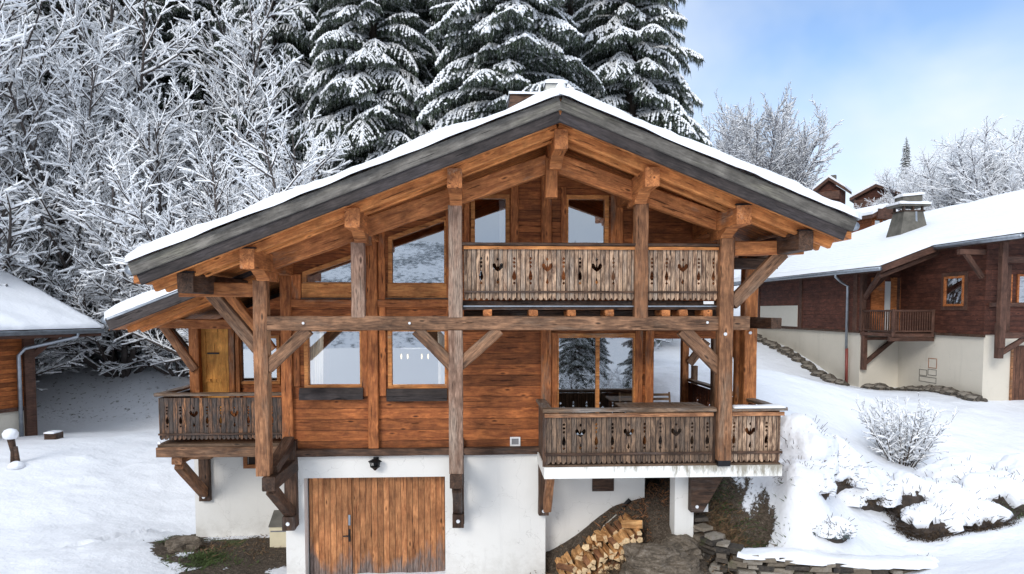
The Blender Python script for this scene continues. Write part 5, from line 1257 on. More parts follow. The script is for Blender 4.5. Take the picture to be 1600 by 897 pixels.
# ---- spruces
def octas(C, L_, W_, H_, D_):
    """elongated blobs: centre, half length, half width, half height, direction (unit, horizontal-ish)"""
    up = np.array([[0, 0, 1.]]); a = np.cross(up, D_); a /= np.linalg.norm(a, axis=1, keepdims=True) + 1e-6; b = np.cross(D_, a)
    V = np.stack([C + D_ * L_, C + a * W_, C - D_ * L_, C - a * W_, C + b * H_, C - b * H_ * .5], 1)
    Fq = np.array([[0, 1, 4], [1, 2, 4], [2, 3, 4], [3, 0, 4], [1, 0, 5], [2, 1, 5], [3, 2, 5], [0, 3, 5]])[None] + (np.arange(len(C)) * 6)[:, None, None]
    return V.reshape(-1, 3), Fq.reshape(-1, 3)
def bough(seed, L0, snow=1.0, hang=1.0):
    rg = np.random.default_rng(seed); NV = []; SC_ = [[], [], [], [], []]; segs = []
    n = int(L0 / .16); p = np.array([0, 0, 0.]); el = rg.uniform(.05, .3); pts = [p]; ds = []
    bend = rg.uniform(.8, 1.3)
    for k in range(n):
        e = el - bend * (k / n) ** 1.3; d = np.array([math.cos(e), 0, math.sin(e)]); p = p + d * L0 / n; pts.append(p); ds.append(d)
    segs.append((pts[0], pts[n // 2], .045, .03)); segs.append((pts[n // 2], pts[-1], .03, .01))
    lump = lambda t, s: .5 + .5 * math.sin(t * 5.1 + s) * math.sin(t * 2.3 + s * 2)
    for k in range(2, n + 1):
        t = k / n; base = pts[k]; wmax = .34 * L0 * min(1, 2.6 * (1 - t) + .12) * min(1, t * 2.6 + .05)
        for side in (-1, 1):
            tl = wmax * rg.uniform(.6, 1.1); fa = rg.uniform(.6, 1.0)
            d0 = ds[min(k, n - 1)] * math.cos(fa) + np.array([0, side, 0]) * math.sin(fa); m_ = max(2, int(tl / .10))
            q_ = base.copy()
            for j in range(m_):
                u = j / m_; dd = d0 + np.array([0, 0, -.25 - .9 * u * u]); dd /= np.linalg.norm(dd); q2 = q_ + dd * tl / m_
                for _ in range(2):
                    h = rg.uniform(.14, .42) * hang * (1 - .25 * u); w = rg.uniform(.016, .032); o = (q_ + q2) / 2 + rg.normal(0, .03, 3); sw = rg.normal(0, .05, 3); yaw = rg.uniform(0, 3.14)
                    ax = np.array([math.cos(yaw) * w, math.sin(yaw) * w, 0]); NV += [o - ax, o + ax, o + sw + np.array([0, 0, -h])]
                # side sprigs
                for _ in range(1):
                    a = rg.uniform(-1.1, 1.1); sd = np.array([dd[0] * math.cos(a) - dd[1] * math.sin(a), dd[0] * math.sin(a) + dd[1] * math.cos(a), dd[2] - .15]); l_ = rg.uniform(.10, .2); o = q_; wv = np.cross(sd, [0, 0, 1.]); wv = wv / (np.linalg.norm(wv) + 1e-6) * .02; NV += [o - wv, o + wv, o + sd * l_]
                if rg.random() < snow * (.35 + .55 * lump(t * L0 + side, seed)) * (1.05 - .35 * u):
                    SC_[0].append((q_ + q2) / 2 + np.array([0, 0, .035])); SC_[1].append(tl / m_ * rg.uniform(.65, 1.1)); SC_[2].append(rg.uniform(.035, .085)); SC_[3].append(rg.uniform(.03, .08)); SC_[4].append(dd)
                q_ = q2
        if rg.random() < snow:
            dd = ds[k - 1]; SC_[0].append(base + np.array([0, rg.normal(0, .02), .05])); SC_[1].append(rg.uniform(.12, .2)); SC_[2].append(rg.uniform(.05, .11)); SC_[3].append(rg.uniform(.05, .09)); SC_[4].append(dd)
    NV = np.array(NV); C, a, b, c, dd = [np.array(x) for x in SC_]
    SV, SF = octas(C, a[:, None], b[:, None], c[:, None], dd)
    return NV, np.arange(len(NV)).reshape(-1, 3), SV, SF, segs
def spruce_mesh(seed, H, L_base, snow=1.0, z_lo=1.5, mat=None, dens=1.0):
    rg = np.random.default_rng(seed + 100); T = [(l, [bough(seed * 10 + i * 7 + j, l, snow) for j in range(3)]) for i, l in enumerate((4.2, 3.0, 1.9, .9))]
    nv, nf, sv, sf, tb0, tb1, r0, r1 = [], [], [], [], [], [], [], []; nb = sb = 0
    z = z_lo
    while z < H - .3:
        t = z / H; Lb = L_base * (1 - t) ** .75 * (1.0 if t > .15 else .8 + t * 1.3) + .15; nbgh = max(3, int((3.6 + 4.4 * (1 - t)) * dens))
        for k in range(nbgh):
            L1 = Lb * rg.uniform(.62, 1.12); l, tt = min(T, key=lambda q_: abs(q_[0] - L1)); N_, NF, S_, SF, segs = tt[rg.integers(0, 3)]
            s = L1 / l; a = 2 * math.pi * (k + rg.uniform(0, 1)) / nbgh; tilt = rg.uniform(-.18, .12) + .35 * max(0, t - .5); ca, sa = math.cos(a), math.sin(a); ct, st_ = math.cos(tilt), math.sin(tilt)
            Ry = np.array([[ct, 0, -st_], [0, 1, 0], [st_, 0, ct]]); Rz = np.array([[ca, -sa, 0], [sa, ca, 0], [0, 0, 1]]); Mx = (Rz @ Ry).T; off = np.array([0, 0, z + rg.uniform(-.2, .2)])
            ss = np.array([s, s, s])
            nv.append((N_ * ss) @ Mx + off); nf.append(NF + nb); nb += len(N_); sv.append((S_ * ss) @ Mx + off); sf.append(SF + sb); sb += len(S_)
            for a0, a1, q0, q1 in segs: tb0.append((a0 * ss) @ Mx + off); tb1.append((a1 * ss) @ Mx + off); r0.append(q0); r1.append(q1)
        z += rg.uniform(.26, .40) * (1 if t < .7 else .8)
    n_ = 14; zz = np.linspace(-1, H, n_ + 1)
    for k in range(n_): tb0.append(np.array([0, 0, zz[k]])); tb1.append(np.array([0, 0, zz[k + 1]])); r0.append(.32 * (1 - zz[k] / H * .95) + .01); r1.append(.32 * (1 - zz[k + 1] / H * .95) + .01)
    tv, tf = prisms(np.array(tb0), np.array(tb1), np.array(r0), np.array(r1), 6)
    return (fast_mesh('trunk', tv, tf, M['bark']), fast_mesh('needles', np.concatenate(nv), np.concatenate(nf), mat or M['needles']), fast_mesh('snow', np.concatenate(sv), np.concatenate(sf), M['snow_tree'], True))
SP = [spruce_mesh(1, 32, 5.0, 1.15), spruce_mesh(2, 34, 4.6, 1.05), spruce_mesh(3, 30, 5.0, .5, dens=.8)]
def gp(px, D, dz=-.3): x = (px - 744) * D / F; return (x, D, ground_z(x, D) + dz)
NM = ('trunk', 'needles', 'snow'); G1 = 'snow laden spruces behind the chalet'
def spruce(px, D, k, rot, label, sc=1.0):
    f_ = (px * .618) % 1
    return place_tree('spruce_tree', SP[k], gp(px, D), rot, sc * (1.12 - .24 * f_), label, G1, NM, sz=sc * (.9 + .3 * f_))
spruce(985, 32, 1, .4, 'rightmost tall spruce whose layered snowy boughs stand out against the open sky')
spruce(795, 29, 0, 1.3, 'broad spruce with heavy drooping snowy boughs directly above the main roof ridge', 1.05)
spruce(590, 33, 0, 3.6, 'tall spruce rising left of the broad spruce above the left half of the main roof')
spruce(440, 35, 1, 5.0, 'tall spruce behind the fan shaped frosted tree left of the main roof')
spruce(300, 37, 0, 2.2, 'tall spruce with rounded snow pads left of the fan shaped frosted tree')
spruce(130, 36, 1, .9, 'tall spruce behind the dense frosted trees near the top left corner')
spruce(-30, 38, 0, 4.1, 'tall spruce at the far left edge behind the frosted trees')
back = [(890, 38, 2), (690, 37, 2), (515, 40, 2), (370, 42, 2), (215, 41, 2), (60, 42, 2), (745, 45, 2), (955, 43, 2), (640, 47, 1), (460, 48, 2), (140, 48, 2), (860, 50, 1), (300, 50, 1), (-60, 48, 2), (590, 54, 2), (400, 56, 2), (220, 57, 2), (30, 57, 2), (780, 56, 2)]
for i, (px, D, k) in enumerate(back):
    o = spruce(px, D, k, i * 1.37, 'dark spruce in the shaded rows behind the front line of snow laden spruces', 1.0 + .05 * (i % 4)); o['group'] = 'dark spruces in the rows behind'
# ---- frosted broadleaved trees on the left
kk = dict(lens=(.42, .42, .32), dens=(.27, .19, .14), snow_r=.034, up=.5)
BT = [bare_mesh('a', 11, 9.5, stems=9, spread=.95, **kk), bare_mesh('b', 12, 12.0, stems=7, spread=.75, **kk), bare_mesh('c', 13, 7.0, stems=9, spread=1.15, droop=.6, **{**kk, 'up': .3})]
G2 = 'frosted bare trees along the forest edge'
def frosted(px, D, k, rot, sc, label): return place_tree('frosted_tree', BT[k], gp(px, D, 0), rot, sc, label, G2)
frosted(470, 25.5, 0, .3, 1.0, 'fan shaped frosted tree rising just behind the left slope of the main roof')
frosted(345, 30, 1, 1.9, 1.0, 'frosted tree between the fan shaped tree and the left corner of the picture')
frosted(205, 30.5, 0, 2.7, 1.2, 'frosted tree above the gap between the left house and the main chalet')
frosted(85, 31, 1, 4.0, 1.15, 'tall frosted tree above the ridge of the left house')
frosted(-25, 27.5, 0, 5.2, 1.15, 'frosted tree cut by the left edge of the picture')
frosted(110, 32, 1, .9, 1.7, 'tallest frosted tree reaching the top of the picture on the left')
frosted(10, 33, 1, 3.3, 1.75, 'tall frosted tree behind the others in the top left corner')
frosted(290, 30.5, 2, 1.1, .85, 'low spreading frosted tree beside the left balcony with branches hanging to the snow bank')
frosted(190, 30.8, 2, 3.9, .8, 'low spreading frosted tree seen between the two roof eaves on the left')
frosted(400, 29, 2, 5.5, .9, 'low frosted tree half hidden behind the lower left roof')
frosted(935, 24.5, 2, 2.0, .62, 'small frosted tree peeping over the right slope of the main roof')
frosted(-60, 33, 1, 2.0, 1.4, 'tallest frosted tree beyond the left edge of the picture')
frosted(235, 33, 1, 4.4, 1.5, 'tall frosted tree standing behind the gap left of the fan shaped tree')
frosted(20, 29, 2, 3.0, .9, 'low frosted tree just behind the roof of the left house')
# trees behind the photographer, seen mirrored in the patio door
place_tree('frosted_tree', BT[2], (5.6, -9, -.4), 1.0, .48, 'low snowy bush mirrored in the left pane of the patio door', 'trees mirrored in the patio door')
place_tree('frosted_tree', BT[2], (8.6, -11, -.3), 3.0, .5, 'low snowy bush mirrored in the right pane of the patio door', 'trees mirrored in the patio door')
for i, (x_, y_, l2) in enumerate(((6.5, -19, 'dark spruce mirrored behind the snowy bush in the left pane of the patio door'), (10.5, -17, 'dark spruce mirrored in the right pane of the patio door'), (8.5, -24, 'rear dark spruce mirrored between the two patio panes'))):
    place_tree('spruce_tree', SP[2], (x_, y_, -.5), i * 2.0, .34, l2, 'trees mirrored in the patio door', NM)
# ---- tree against the sky and the far right wood
M['bark_blue'] = plain('cold_bark', (.10, .095, .11), .95, var=.3)
ST = bare_mesh('sky', 36, 7.6, stems=20, spread=.95, snow_r=.020, r0=.09, bark=M['bark_blue'], lens=(.50, .42, .34), dens=(.19, .16, .13), up=.45, rmin=.011)
place_tree('frosted_tree', ST, (31.9, 76, ground_z(31.9, 76) + .6), 1.9, 1.42, 'round crowned frosted tree alone against the sky above the right slope of the main roof', 'frosted trees on the right', sz=2.15)
FT = [bare_mesh('f1', 41, 7.5, stems=5, spread=.6, snow_r=.03, dens=(.28, .2, .15), bark=M['bark_blue'], r0=.1), bare_mesh('f2', 42, 8.0, stems=4, spread=.5, snow_r=.03, dens=(.28, .2, .15), bark=M['bark_blue'], r0=.1)]
def ft(px, pyb, D, k, sc, rot, label):
    p = P(px, pyb, D); x, y = p.x, D; place_tree('frosted_tree', FT[k], (x, y, min(p.z, ground_z(x, y) + .5)) , rot, sc, label, 'frosted trees on the right')
spots = [(1600, 46, 0, 1.25), (1568, 48, 1, 1.15), (1538, 52, 0, 1.0), (1505, 50, 1, .95), (1470, 56, 0, .85), (1440, 60, 1, .8), (1412, 66, 0, .8), (1400, 54, 1, .5), (1350, 56, 0, .45), (1320, 52, 1, .5), (1255, 44, 0, .62), (1290, 48, 1, .6), (1640, 50, 1, 1.3)]
lb_ = ['large frosted tree at the right edge of the picture', 'frosted tree next to the one at the right edge', 'third frosted tree from the right edge above the ribbed snowy roof', 'slender frosted tree with a bare trunk above the ribbed snowy roof', 'frosted tree right of the flared chimney', 'frosted tree directly behind the flared chimney', 'frosted tree rising behind the far brown chalet', 'low frosted bush in front of the far brown chalet', 'low frosted bush left of the far brown chalet', 'low frosted bush near the half hidden dark chalet', 'frosted bush below the lone tree at the main roof edge', 'frosted bush in front of the half hidden dark chalet', 'tall frosted tree cut off by the right edge of the picture']
for i, ((px, D, k, sc), lb2) in enumerate(zip(spots, lb_)):
    x = (px - 744) * D / F; place_tree('frosted_tree', FT[k], (x, D, ground_z(x, D)), i * 1.1, sc * 1.0, lb2, 'frosted trees on the right')
sx = (1438 - 744) * 60 / F
place_tree('spruce_tree', SP[1], ((1428 - 744) * 68 / F, 68, ground_z((1428 - 744) * 68 / F, 68)), 0, .28, 'tiny distant spruce between the far chalet and the flared chimney', 'spruces in the far distance', NM)
# ================================================================ SHRUBS, WALL, WOOD AND SMALL THINGS
# dry stone retaining wall
wt = [P(1088, 800, 12.45), P(1100, 822, 12.15), P(1122, 842, 11.85), P(1165, 864, 11.6), P(1250, 874, 11.45), P(1350, 880, 11.4), P(1455, 878, 11.45)]
def resample(pts, step):
    out_ = [pts[0]]; 
    for a, b in zip(pts, pts[1:]):
        n = max(1, int((b - a).length / step)); out_ += [a.lerp(b, k / n) for k in range(1, n + 1)]
    return out_
wp = resample(wt, .10); WR = random.Random(4); m = MB(); tones = []
def stone_block(c, tdir, nrm, L_, Dp, H_):
    t = tdir; vs = []
    for sx_ in (-1, 1):
        for sy in (-1, 1):
            for sz in (-1, 1):
                j = lambda a: a * WR.uniform(.78, 1.05)
                vs.append(c + t * (sx_ * j(L_ / 2)) + nrm * (sy * j(Dp / 2)) + Vector((0, 0, sz * j(H_ / 2))))
    m.add(vs, [(0, 1, 3, 2), (4, 6, 7, 5), (0, 4, 5, 1), (2, 3, 7, 6), (0, 2, 6, 4), (1, 5, 7, 3)]); tones.extend([WR.random()] * 8)
for lay in range(11):
    for rowd in ((0, 1) if lay > 1 else (0,)):
        s_ = WR.uniform(0, .2); tot = (len(wp) - 1) * .1
        while s_ < tot - .1:
            L_ = WR.uniform(.14, .42); i = min(len(wp) - 2, int((s_ + L_ / 2) / .1)); p_ = wp[i]; t = (wp[i + 1] - wp[i]); dz = t.z; t.z = 0; t.normalize(); nrm = Vector((t.y, -t.x, 0))
            H_ = WR.uniform(.05, .10); zc = p_.z - .03 - lay * .085 + WR.uniform(-.012, .012)
            if zc > -.3: stone_block(Vector((p_.x, p_.y, zc)) + nrm * (WR.uniform(-.02, .03) + lay * .012 - rowd * .26), t, nrm, L_ * 1.02, .28, H_ * 1.1)
            s_ += L_ * .93
sw = m.build('stone_wall', M['wallstone']); at = sw.data.attributes.new('tone', 'FLOAT', 'POINT'); at.data.foreach_set('value', np.array(tones, np.float32))
tag(sw, 'curved dry stone retaining wall below the snowy slope at the bottom right', 'wall')
vs = []; fs = []; a = wp[10:]; K_ = 11
for i, p in enumerate(a):
    t = (a[min(i + 1, len(a) - 1)] - a[max(i - 1, 0)]); t.z = 0; t.normalize(); nrm = Vector((t.y, -t.x, 0)); w = min(1, i / 9, (len(a) - 1 - i) / 5 + .3)
    for k in range(K_):
        u = k / (K_ - 1); q_ = p + nrm * ((.19 + .13 * mnoise.noise(p * 2.1) + .05 * mnoise.noise(p * 7)) - u * .62); gz_ = max(ground_z(q_.x, q_.y), p.z + .02) if u < .8 else ground_z(q_.x, q_.y)
        prof = (math.sin(min(1, u * 4.5) * math.pi / 2) if u < .5 else max(0, 1 - (u - .5) * 2)) * (.085 + .06 * mnoise.noise(p * 1.7)) * w
        z = gz_ + prof * (1 + .35 * mnoise.noise(Vector((q_.x * 2.2, q_.y * 2.2, 3)))) - (.05 if k in (0, K_ - 1) else 0); vs.append((q_.x, q_.y, z))
for i in range(len(a) - 1):
    for k in range(K_ - 1): fs.append((i*K_ + k, i*K_ + k + 1, (i+1)*K_ + k + 1, (i+1)*K_ + k))
mesh('wall_snow', vs, fs, M['snow'], sw, smooth=True)
# layered rock outcrop under the terrace
def rock(name, c, s, seed, label, mat='rock', sub=4, amp=.35, strat=3.5, cat='rock', rot=0.0, group=None):
    import bmesh
    bm = bmesh.new(); bmesh.ops.create_icosphere(bm, subdivisions=sub, radius=1)
    for v in bm.verts:
        p = v.co.copy(); n = mnoise.fractal(p * 1.3 + Vector((seed, 0, 0)), 1, 2, 3) * amp + .10 * mnoise.noise(Vector((p.x * 1.5, p.y * 1.5, p.z * strat * 2 + seed)))
        v.co = Vector((p.x * s[0], p.y * s[1], p.z * s[2])) * (1 + n)
    me = bpy.data.meshes.new(name); bm.to_mesh(me); bm.free(); me.materials.append(M[mat]); o = bpy.data.objects.new(name, me)
    link(o, None, Matrix.Translation(Vector(c)) @ Matrix.Rotation(rot, 4, 'Z')); return tag(o, label, cat, group)
p = P(1035, 880, 11.75); rock('rock_outcrop', (p.x, p.y, p.z - .1), (.75, .65, .42), 3, 'grey brown layered rock outcrop between the firewood and the stone wall', rot=-.5)
p = P(1062, 845, 12.0); rock('rock', (p.x, p.y + .1, p.z - .2), (.38, .4, .24), 8, 'smaller layered rock at the foot of the white terrace column', rot=-.4)
p = P(285, 858, 14.3); rock('rock', (p.x, p.y, p.z - .02), (.42, .5, .24), 5, 'weathered boulder at the corner of the left wing in front of the green grass', rot=.4)
# ---- firewood: individual split logs
LOGM = []
def log_mesh(seed):
    rg = random.Random(seed); n = rg.choice((3, 4, 4, 5)); L_ = rg.uniform(.36, .44); pr_ = []; R_ = rg.uniform(.055, .085)
    a0 = rg.uniform(0, 6)
    for k in range(n): a = a0 + 2 * math.pi * (k + rg.uniform(-.2, .2)) / n; pr_.append((R_ * rg.uniform(.75, 1.1) * math.cos(a), R_ * rg.uniform(.7, 1.0) * math.sin(a)))
    m = MB(); vs = []
    for i in range(4): 
        x = L_ * (i / 3 - .5); j = rg.uniform(.92, 1.08); vs += [(x, a * j, b * j) for a, b in pr_]
    fs = [tuple(range(n - 1, -1, -1)), tuple(3 * n + i for i in range(n))] + [(i*n + k, i*n + (k+1) % n, (i+1)*n + (k+1) % n, (i+1)*n + k) for i in range(3) for k in range(n)]
    me = bpy.data.meshes.new('firewood_log'); me.from_pydata(vs, [], fs); me.materials.append(M['firewood'] if seed % 4 else M['firewood_red']); me.materials.append(M['end_grain']); me.polygons.foreach_set('material_index', [1, 1] + [0] * (len(fs) - 2)); me.update(); return me
LOGM = [log_mesh(s) for s in range(14)]
LR = random.Random(5); nlog = 0
A0 = FA; A1 = FB
along = (A1 - A0); Lp = along.length; ad_ = along.normalized(); ah = Vector((ad_.x, ad_.y, 0)).normalized(); across = Vector((ah.y, -ah.x, 0))
nc = int(Lp / .115)
for i in range(nc):
    f = (i + .5) / nc; c = A0.lerp(A1, f); layers = 4
    for row, off in enumerate((0.22, .66)):
        for k in range(layers):
            if row == 0 and k > 1: continue
            if LR.random() < .05 and k: continue
            pos = c + across * (off + LR.uniform(-.04, .04)) + Vector((0, 0, .02 - k * .112 - row * .05 + LR.uniform(-.015, .015))) + ah * LR.uniform(-.02, .02)
            o = bpy.data.objects.new('firewood_log', LOGM[LR.randrange(14)]); yaw = math.atan2(across.y, across.x) + LR.gauss(0, .055)
            W = Matrix.Translation(pos) @ Matrix.Rotation(yaw, 4, 'Z') @ Matrix.Rotation(LR.gauss(.04, .06), 4, 'Y') @ Matrix.Rotation(LR.choice((0, 1, 2, 3)) * 1.57 + LR.gauss(0, .3), 4, 'X')
            link(o, None, W); tag(o, 'split log in the firewood stack against the white wall below the terrace', 'log', 'split logs of the stacked firewood'); nlog += 1
for i in range(5):
    pos = A0.lerp(A1, LR.uniform(.05, .95)) + across * LR.uniform(.1, .75) + Vector((0, 0, LR.uniform(.10, .15)))
    o = bpy.data.objects.new('firewood_log', LOGM[LR.randrange(14)]); link(o, None, Matrix.Translation(pos) @ Matrix.Rotation(LR.uniform(0, 3), 4, 'Z') @ Matrix.Rotation(LR.uniform(-.3, .3), 4, 'Y'))
    tag(o, 'loose split log lying askew on top of the stacked firewood', 'log', 'loose split logs on top of the firewood stack')
# dark membrane strip along the wall foot behind the wood
pts = [P(857, 892, YW + .42), P(890, 864, YW + .42), P(930, 832, YW + .42), P(962, 804, YW + .42), P(984, 780, YW + .42)]
m = MB(); m.tube([p_ + Vector((0, -.02, 0)) for p_ in pts], .045, 6); o = m.build('drain_membrane', M['metal']); tag(o, 'dark studded drainage strip climbing along the foot of the white wall above the firewood', 'membrane')
m = MB(); m.tube([p_ + Vector((0, -.07, .02)) for p_ in pts[:4]], .012, 5); o = m.build('cable', M['panel_pale']); tag(o, 'thin pale cable running along the dark drainage strip', 'cable')
# ---- snow laden shrubs
def shrub(name, c, s, seed, label, group, lumps=26, leaf='twigs', twn=500, cat='shrub', snowcut=-.15, hug=None):
    """leafy, twiggy body carrying clumps of snow"""
    rg = np.random.default_rng(seed); t = thing(name, label, cat, c, 0, group); W = WM[t.name]
    # twigs and leaves
    n = twn; d = rg.normal(0, 1, (n, 3)); d /= np.linalg.norm(d, axis=1, keepdims=True); d[:, 2] = np.abs(d[:, 2]) * .9 + .02
    rr_ = rg.uniform(.6, 1.12, (n, 1)); S = np.array(s); p1 = d * S * rr_ ; p0 = p1 - d * S * .25 * rg.uniform(.5, 1, (n, 1)); p1 = p1 + rg.normal(0, .05, (n, 3))
    V, Fq = prisms(p0, p1, np.full(n, .007), np.full(n, .004), 3)
    link(bpy.data.objects.new('branches', fast_mesh('branches', V, Fq, M['bark_grey'])), t, W)
    n2 = n * 11; d = rg.normal(0, 1, (n2, 3)); d /= np.linalg.norm(d, axis=1, keepdims=True); d[:, 2] = np.abs(d[:, 2]) * np.where(rg.random(n2) < .8, .5, 1); p = d * S * np.where(d[:, 2:3] > .5, .8, 1) * rg.uniform(.70, .99, (n2, 1)); a = rg.normal(0, .026, (n2, 3)); b = rg.normal(0, .026, (n2, 3))
    link(bpy.data.objects.new('foliage', fast_mesh('foliage', np.stack([p, p + a, p + b], 1).reshape(-1, 3), np.arange(n2 * 3).reshape(-1, 3), M[leaf])), t, W)
    # core and snow
    import bmesh
    for nm, rad, mt in (('core', .76, M['bark']), ('snow', .97, M['snow'])):
        bm = bmesh.new(); bmesh.ops.create_icosphere(bm, subdivisions=5 if nm == 'snow' else 3, radius=1); dl = []
        for v in bm.verts:
            q_ = v.co.copy(); sc = min(s)
            w_ = Vector((q_.x * s[0], q_.y * s[1], q_.z * s[2]))
            if nm == 'snow':
                wf_ = w_ + Vector(c); cell = mnoise.noise(wf_ * 1.9 + Vector((seed, 0, 0))); fine = mnoise.noise(wf_ * 6.0 + Vector((0, seed, 0)))
                keep = q_.z + .40 * cell + .30 * fine
                v.co = w_ * (rad + .16 * cell + .065 * fine + .022 * mnoise.noise(wf_ * 15)) + Vector((0, 0, .06 * max(0, cell)))
                if keep < snowcut: v.co = w_ * (rad - .30)
                if keep < snowcut - .12 or q_.z < -.1: dl.append(v)
            else:
                v.co = w_ * (rad + .12 * mnoise.noise(w_ * 3))
        bmesh.ops.delete(bm, geom=dl, context='VERTS')
        for f_ in bm.faces: f_.smooth = True
        me = bpy.data.meshes.new(nm); bm.to_mesh(me); bm.free(); me.materials.append(mt); link(bpy.data.objects.new(nm, me), t, W)
    return t
def gpt(px, py, D, dz=0): p = P(px, py, D); return (p.x, D, ground_z(p.x, D) + dz)
GS = 'snow laden shrubs on the right bank'
shrub('shrub', gpt(1250, 690, 13.9, -.2), (.75, .8, 1.0), 1, 'snow laden shrub pressed against the right end of the terrace rail', GS, snowcut=-.05)
shrub('shrub', gpt(1290, 700, 14.2, -.2), (.85, .9, .85), 2, 'snow laden shrub just right of the one at the terrace rail', GS, snowcut=-.05)
shrub('shrub', gpt(1335, 725, 14.2, -.2), (.9, .9, .66), 3, 'lower snow laden shrub between the terrace shrubs and the big hedge', GS, snowcut=-.1)
shrub('shrub', gpt(1255, 758, 12.9, -.2), (.62, .6, .6), 4, 'snowy shrub below the outer corner of the terrace slab', GS, snowcut=-.1)
shrub('shrub', gpt(1298, 835, 12.0, -.10), (.42, .4, .26), 5, 'tiny snow covered shrub alone on the slope above the stone wall', GS, leaf='needles_frost', twn=250)
for i, (px, py, D, s, l) in enumerate(((1425, 795, 14.0, (1.0, .95, .85), 'left end of the low snow capped hedge at the lower right'), (1478, 800, 13.8, (1.0, .95, .85), 'middle of the low snow capped hedge at the lower right'), (1560, 795, 13.9, (1.15, .95, .9), 'right part of the low snow capped hedge with dark green leaves below'), (1452, 830, 13.2, (.85, .6, .72), 'front bulge of the snow capped hedge showing brown twigs underneath'), (1530, 825, 13.3, (.85, .6, .66), 'second front bulge of the hedge right of the one with brown twigs'), (1500, 745, 15.2, (1.1, 1.0, .8), 'rear of the snow capped hedge below the brown chalet'), (1610, 775, 14.6, (1.0, 1.0, .9), 'part of the snow capped hedge at the right edge of the picture'))):
    shrub('hedge_shrub', gpt(px, py, D, -.15), s, 20 + i, l, 'shrubs of the low snow capped hedge', leaf='leaves' if i == 2 else 'twigs', snowcut=.60 if i in (0, 2, 3, 4) else .12, twn=900)
shrub('shrub', gpt(1452, 865, 11.75, -.2), (.28, .3, .3), 44, 'snow topped brown shrub at the right end of the stone wall', GS, snowcut=.2, twn=250)
# vase shaped snowy bush on the lawn
VB = bare_mesh('bush', 77, 2.0, stems=44, spread=.58, snow_r=.027, r0=.024, lens=(.26, .45, .4), dens=(.12, .11, .1), levels=2, up=.5, bark=M['bark'])
p = gpt(1408, 705, 16.6); place_tree('bush', VB, p, .4, 1.0, 'vase shaped bush with snowy twigs on the lawn before the brown chalet', None, cat='bush')
# evergreen sprigs at the edge of the bare soil
def tuft(px, py, D, seed, label, n=170, r=.35, mat='leaves'):
    rg = np.random.default_rng(seed); p = P(px, py, D); z = ground_z(p.x, D); x = rg.normal(0, r, n); y = rg.normal(0, r, n); h = rg.uniform(.02, .09, n)
    base = np.stack([x, y, hgt(p.x + x, D + y) - z], 1); a = rg.normal(0, .014, (n, 3)); tip = base + np.stack([rg.normal(0, .07, n), rg.normal(0, .07, n), h], 1)
    o = bpy.data.objects.new('ground_cover', fast_mesh('ground_cover', np.stack([base, base + a, tip], 1).reshape(-1, 3), np.arange(n * 3).reshape(-1, 3), M[mat])); link(o, None, Matrix.Translation((p.x, D, z))); tag(o, label, 'ground cover', kind='stuff')
tuft(1130, 800, 12.9, 1, 'evergreen leaves poking through the snow below the terrace', 700, .3); tuft(1185, 830, 12.3, 2, 'evergreen sprigs along the snow edge above the stone wall', 700, .26)
tuft(1010, 800, 13.2, 3, 'dry plants on the earth bank below the terrace', 900, .42, 'firewood_red'); tuft(950, 872, 12.2, 4, 'dead leaves on the soil in front of the firewood', 1600, .5, 'debris')
tuft(330, 885, 13.6, 5, 'green grass and leaves on the bare soil beside the left wing', 1300, .28, 'grass'); tuft(282, 815, 14.8, 6, 'low green creeper at the corner of the left wing', 900, .22, 'leaves'); tuft(375, 845, 14.7, 9, 'brown leaf litter along the white wall of the left wing', 1600, .45, 'debris')
tuft(1130, 838, 12.4, 10, 'brown leaf litter on the bare soil right of the white column', 3200, .34, 'debris')
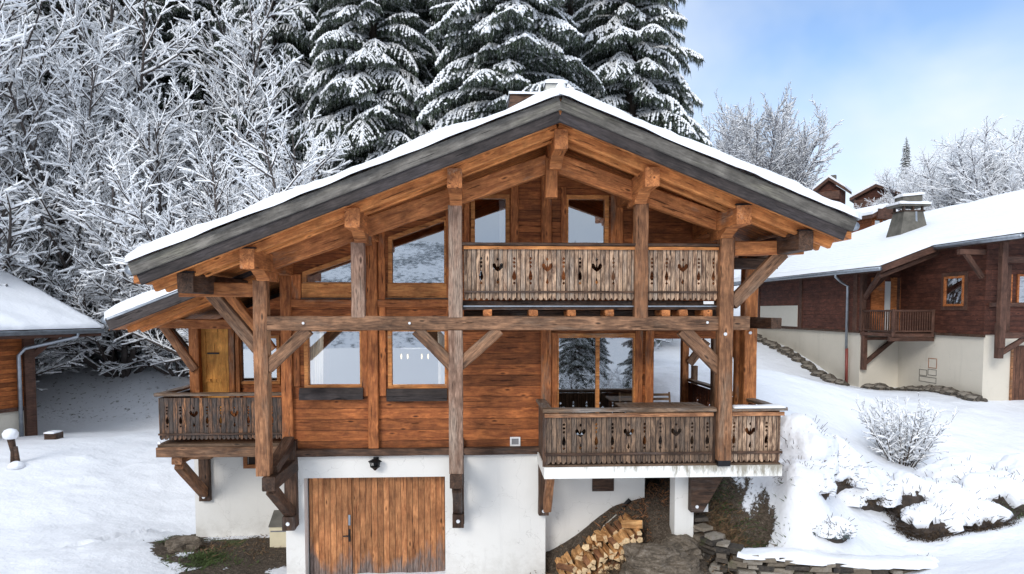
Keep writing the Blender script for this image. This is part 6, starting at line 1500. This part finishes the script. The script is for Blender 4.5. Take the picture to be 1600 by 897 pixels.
# rubble at the foot of the right hand house
RS = random.Random(9); rb_m = []
for i in range(75):
    f = i / 74
    if f < .55: x = XA - .35 - RS.uniform(0, .35); y = 36 - (36 - 26.3) * (f / .55)
    else: g_ = (f - .55) / .45; x = 15.3 + 1.3 * min(1, g_ * 4) - RS.uniform(0, .3) + .3; y = 26.2 - g_ * 4.4
    s = RS.uniform(.12, .30)
    o = rock('rubble_stone', (x, y, ground_z(x, y) + .02), (s * 1.2, s, s * .8), i, 'rough dark stone in the row along the foot of the brown chalet', 'stone', sub=2, group='dark stones along the foot of the brown chalet')
# snow capped stump left
p = P(21, 722, 18.6); z = ground_z(p.x, 18.6)
st_ = thing('wooden_bollard', 'short weathered wooden post with a thick round cap of snow at the left edge', 'post', (p.x, 18.6, z))
MB().tube([(p.x, 18.6, z - .2), (p.x + .02, 18.6, z + .35), (p.x - .05, 18.6, z + .72)], [.09, .075, .09], 9).build('post', M['dark_timber'], st_, smooth=True)
MB().tube([(p.x + .17, 18.55, z - .2), (p.x + .10, 18.55, z + .5)], [.07, .05], 8).build('prop', M['dark_timber'], st_, smooth=True)
MB().tube([(p.x - .05, 18.6, z + .70), (p.x - .05, 18.6, z + .74), (p.x - .05, 18.6, z + .84), (p.x - .05, 18.6, z + .93), (p.x - .05, 18.6, z + .97)], [.13, .17, .19, .14, .05], 14).build('snow_cap', M['snow'], st_, smooth=True)
MB().tube([(p.x + .16, 18.45, z - .05), (p.x + .16, 18.45, z + .08), (p.x + .16, 18.45, z + .13)], [.22, .17, .05], 12).build('snow_heap', M['snow'], st_, smooth=True)
# stone slab by the left house downpipe
p = P(75, 678, 21.5); o = MB().box(p.x - .12, p.x + .22, 21.5, 21.9, ground_z(p.x, 21.5) - .1, ground_z(p.x, 21.5) + .16).build('stone_block', M['dark_timber']); tag(o, 'low stone block by the downpipe of the left house', 'stone block')
snow_slab('block_snow', p.x - .12, p.x + .22, 21.5, 21.9, lambda x, y: ground_z(p.x, 21.5) + .165, .07, o, M['snow'], step=.06, edge=.1)
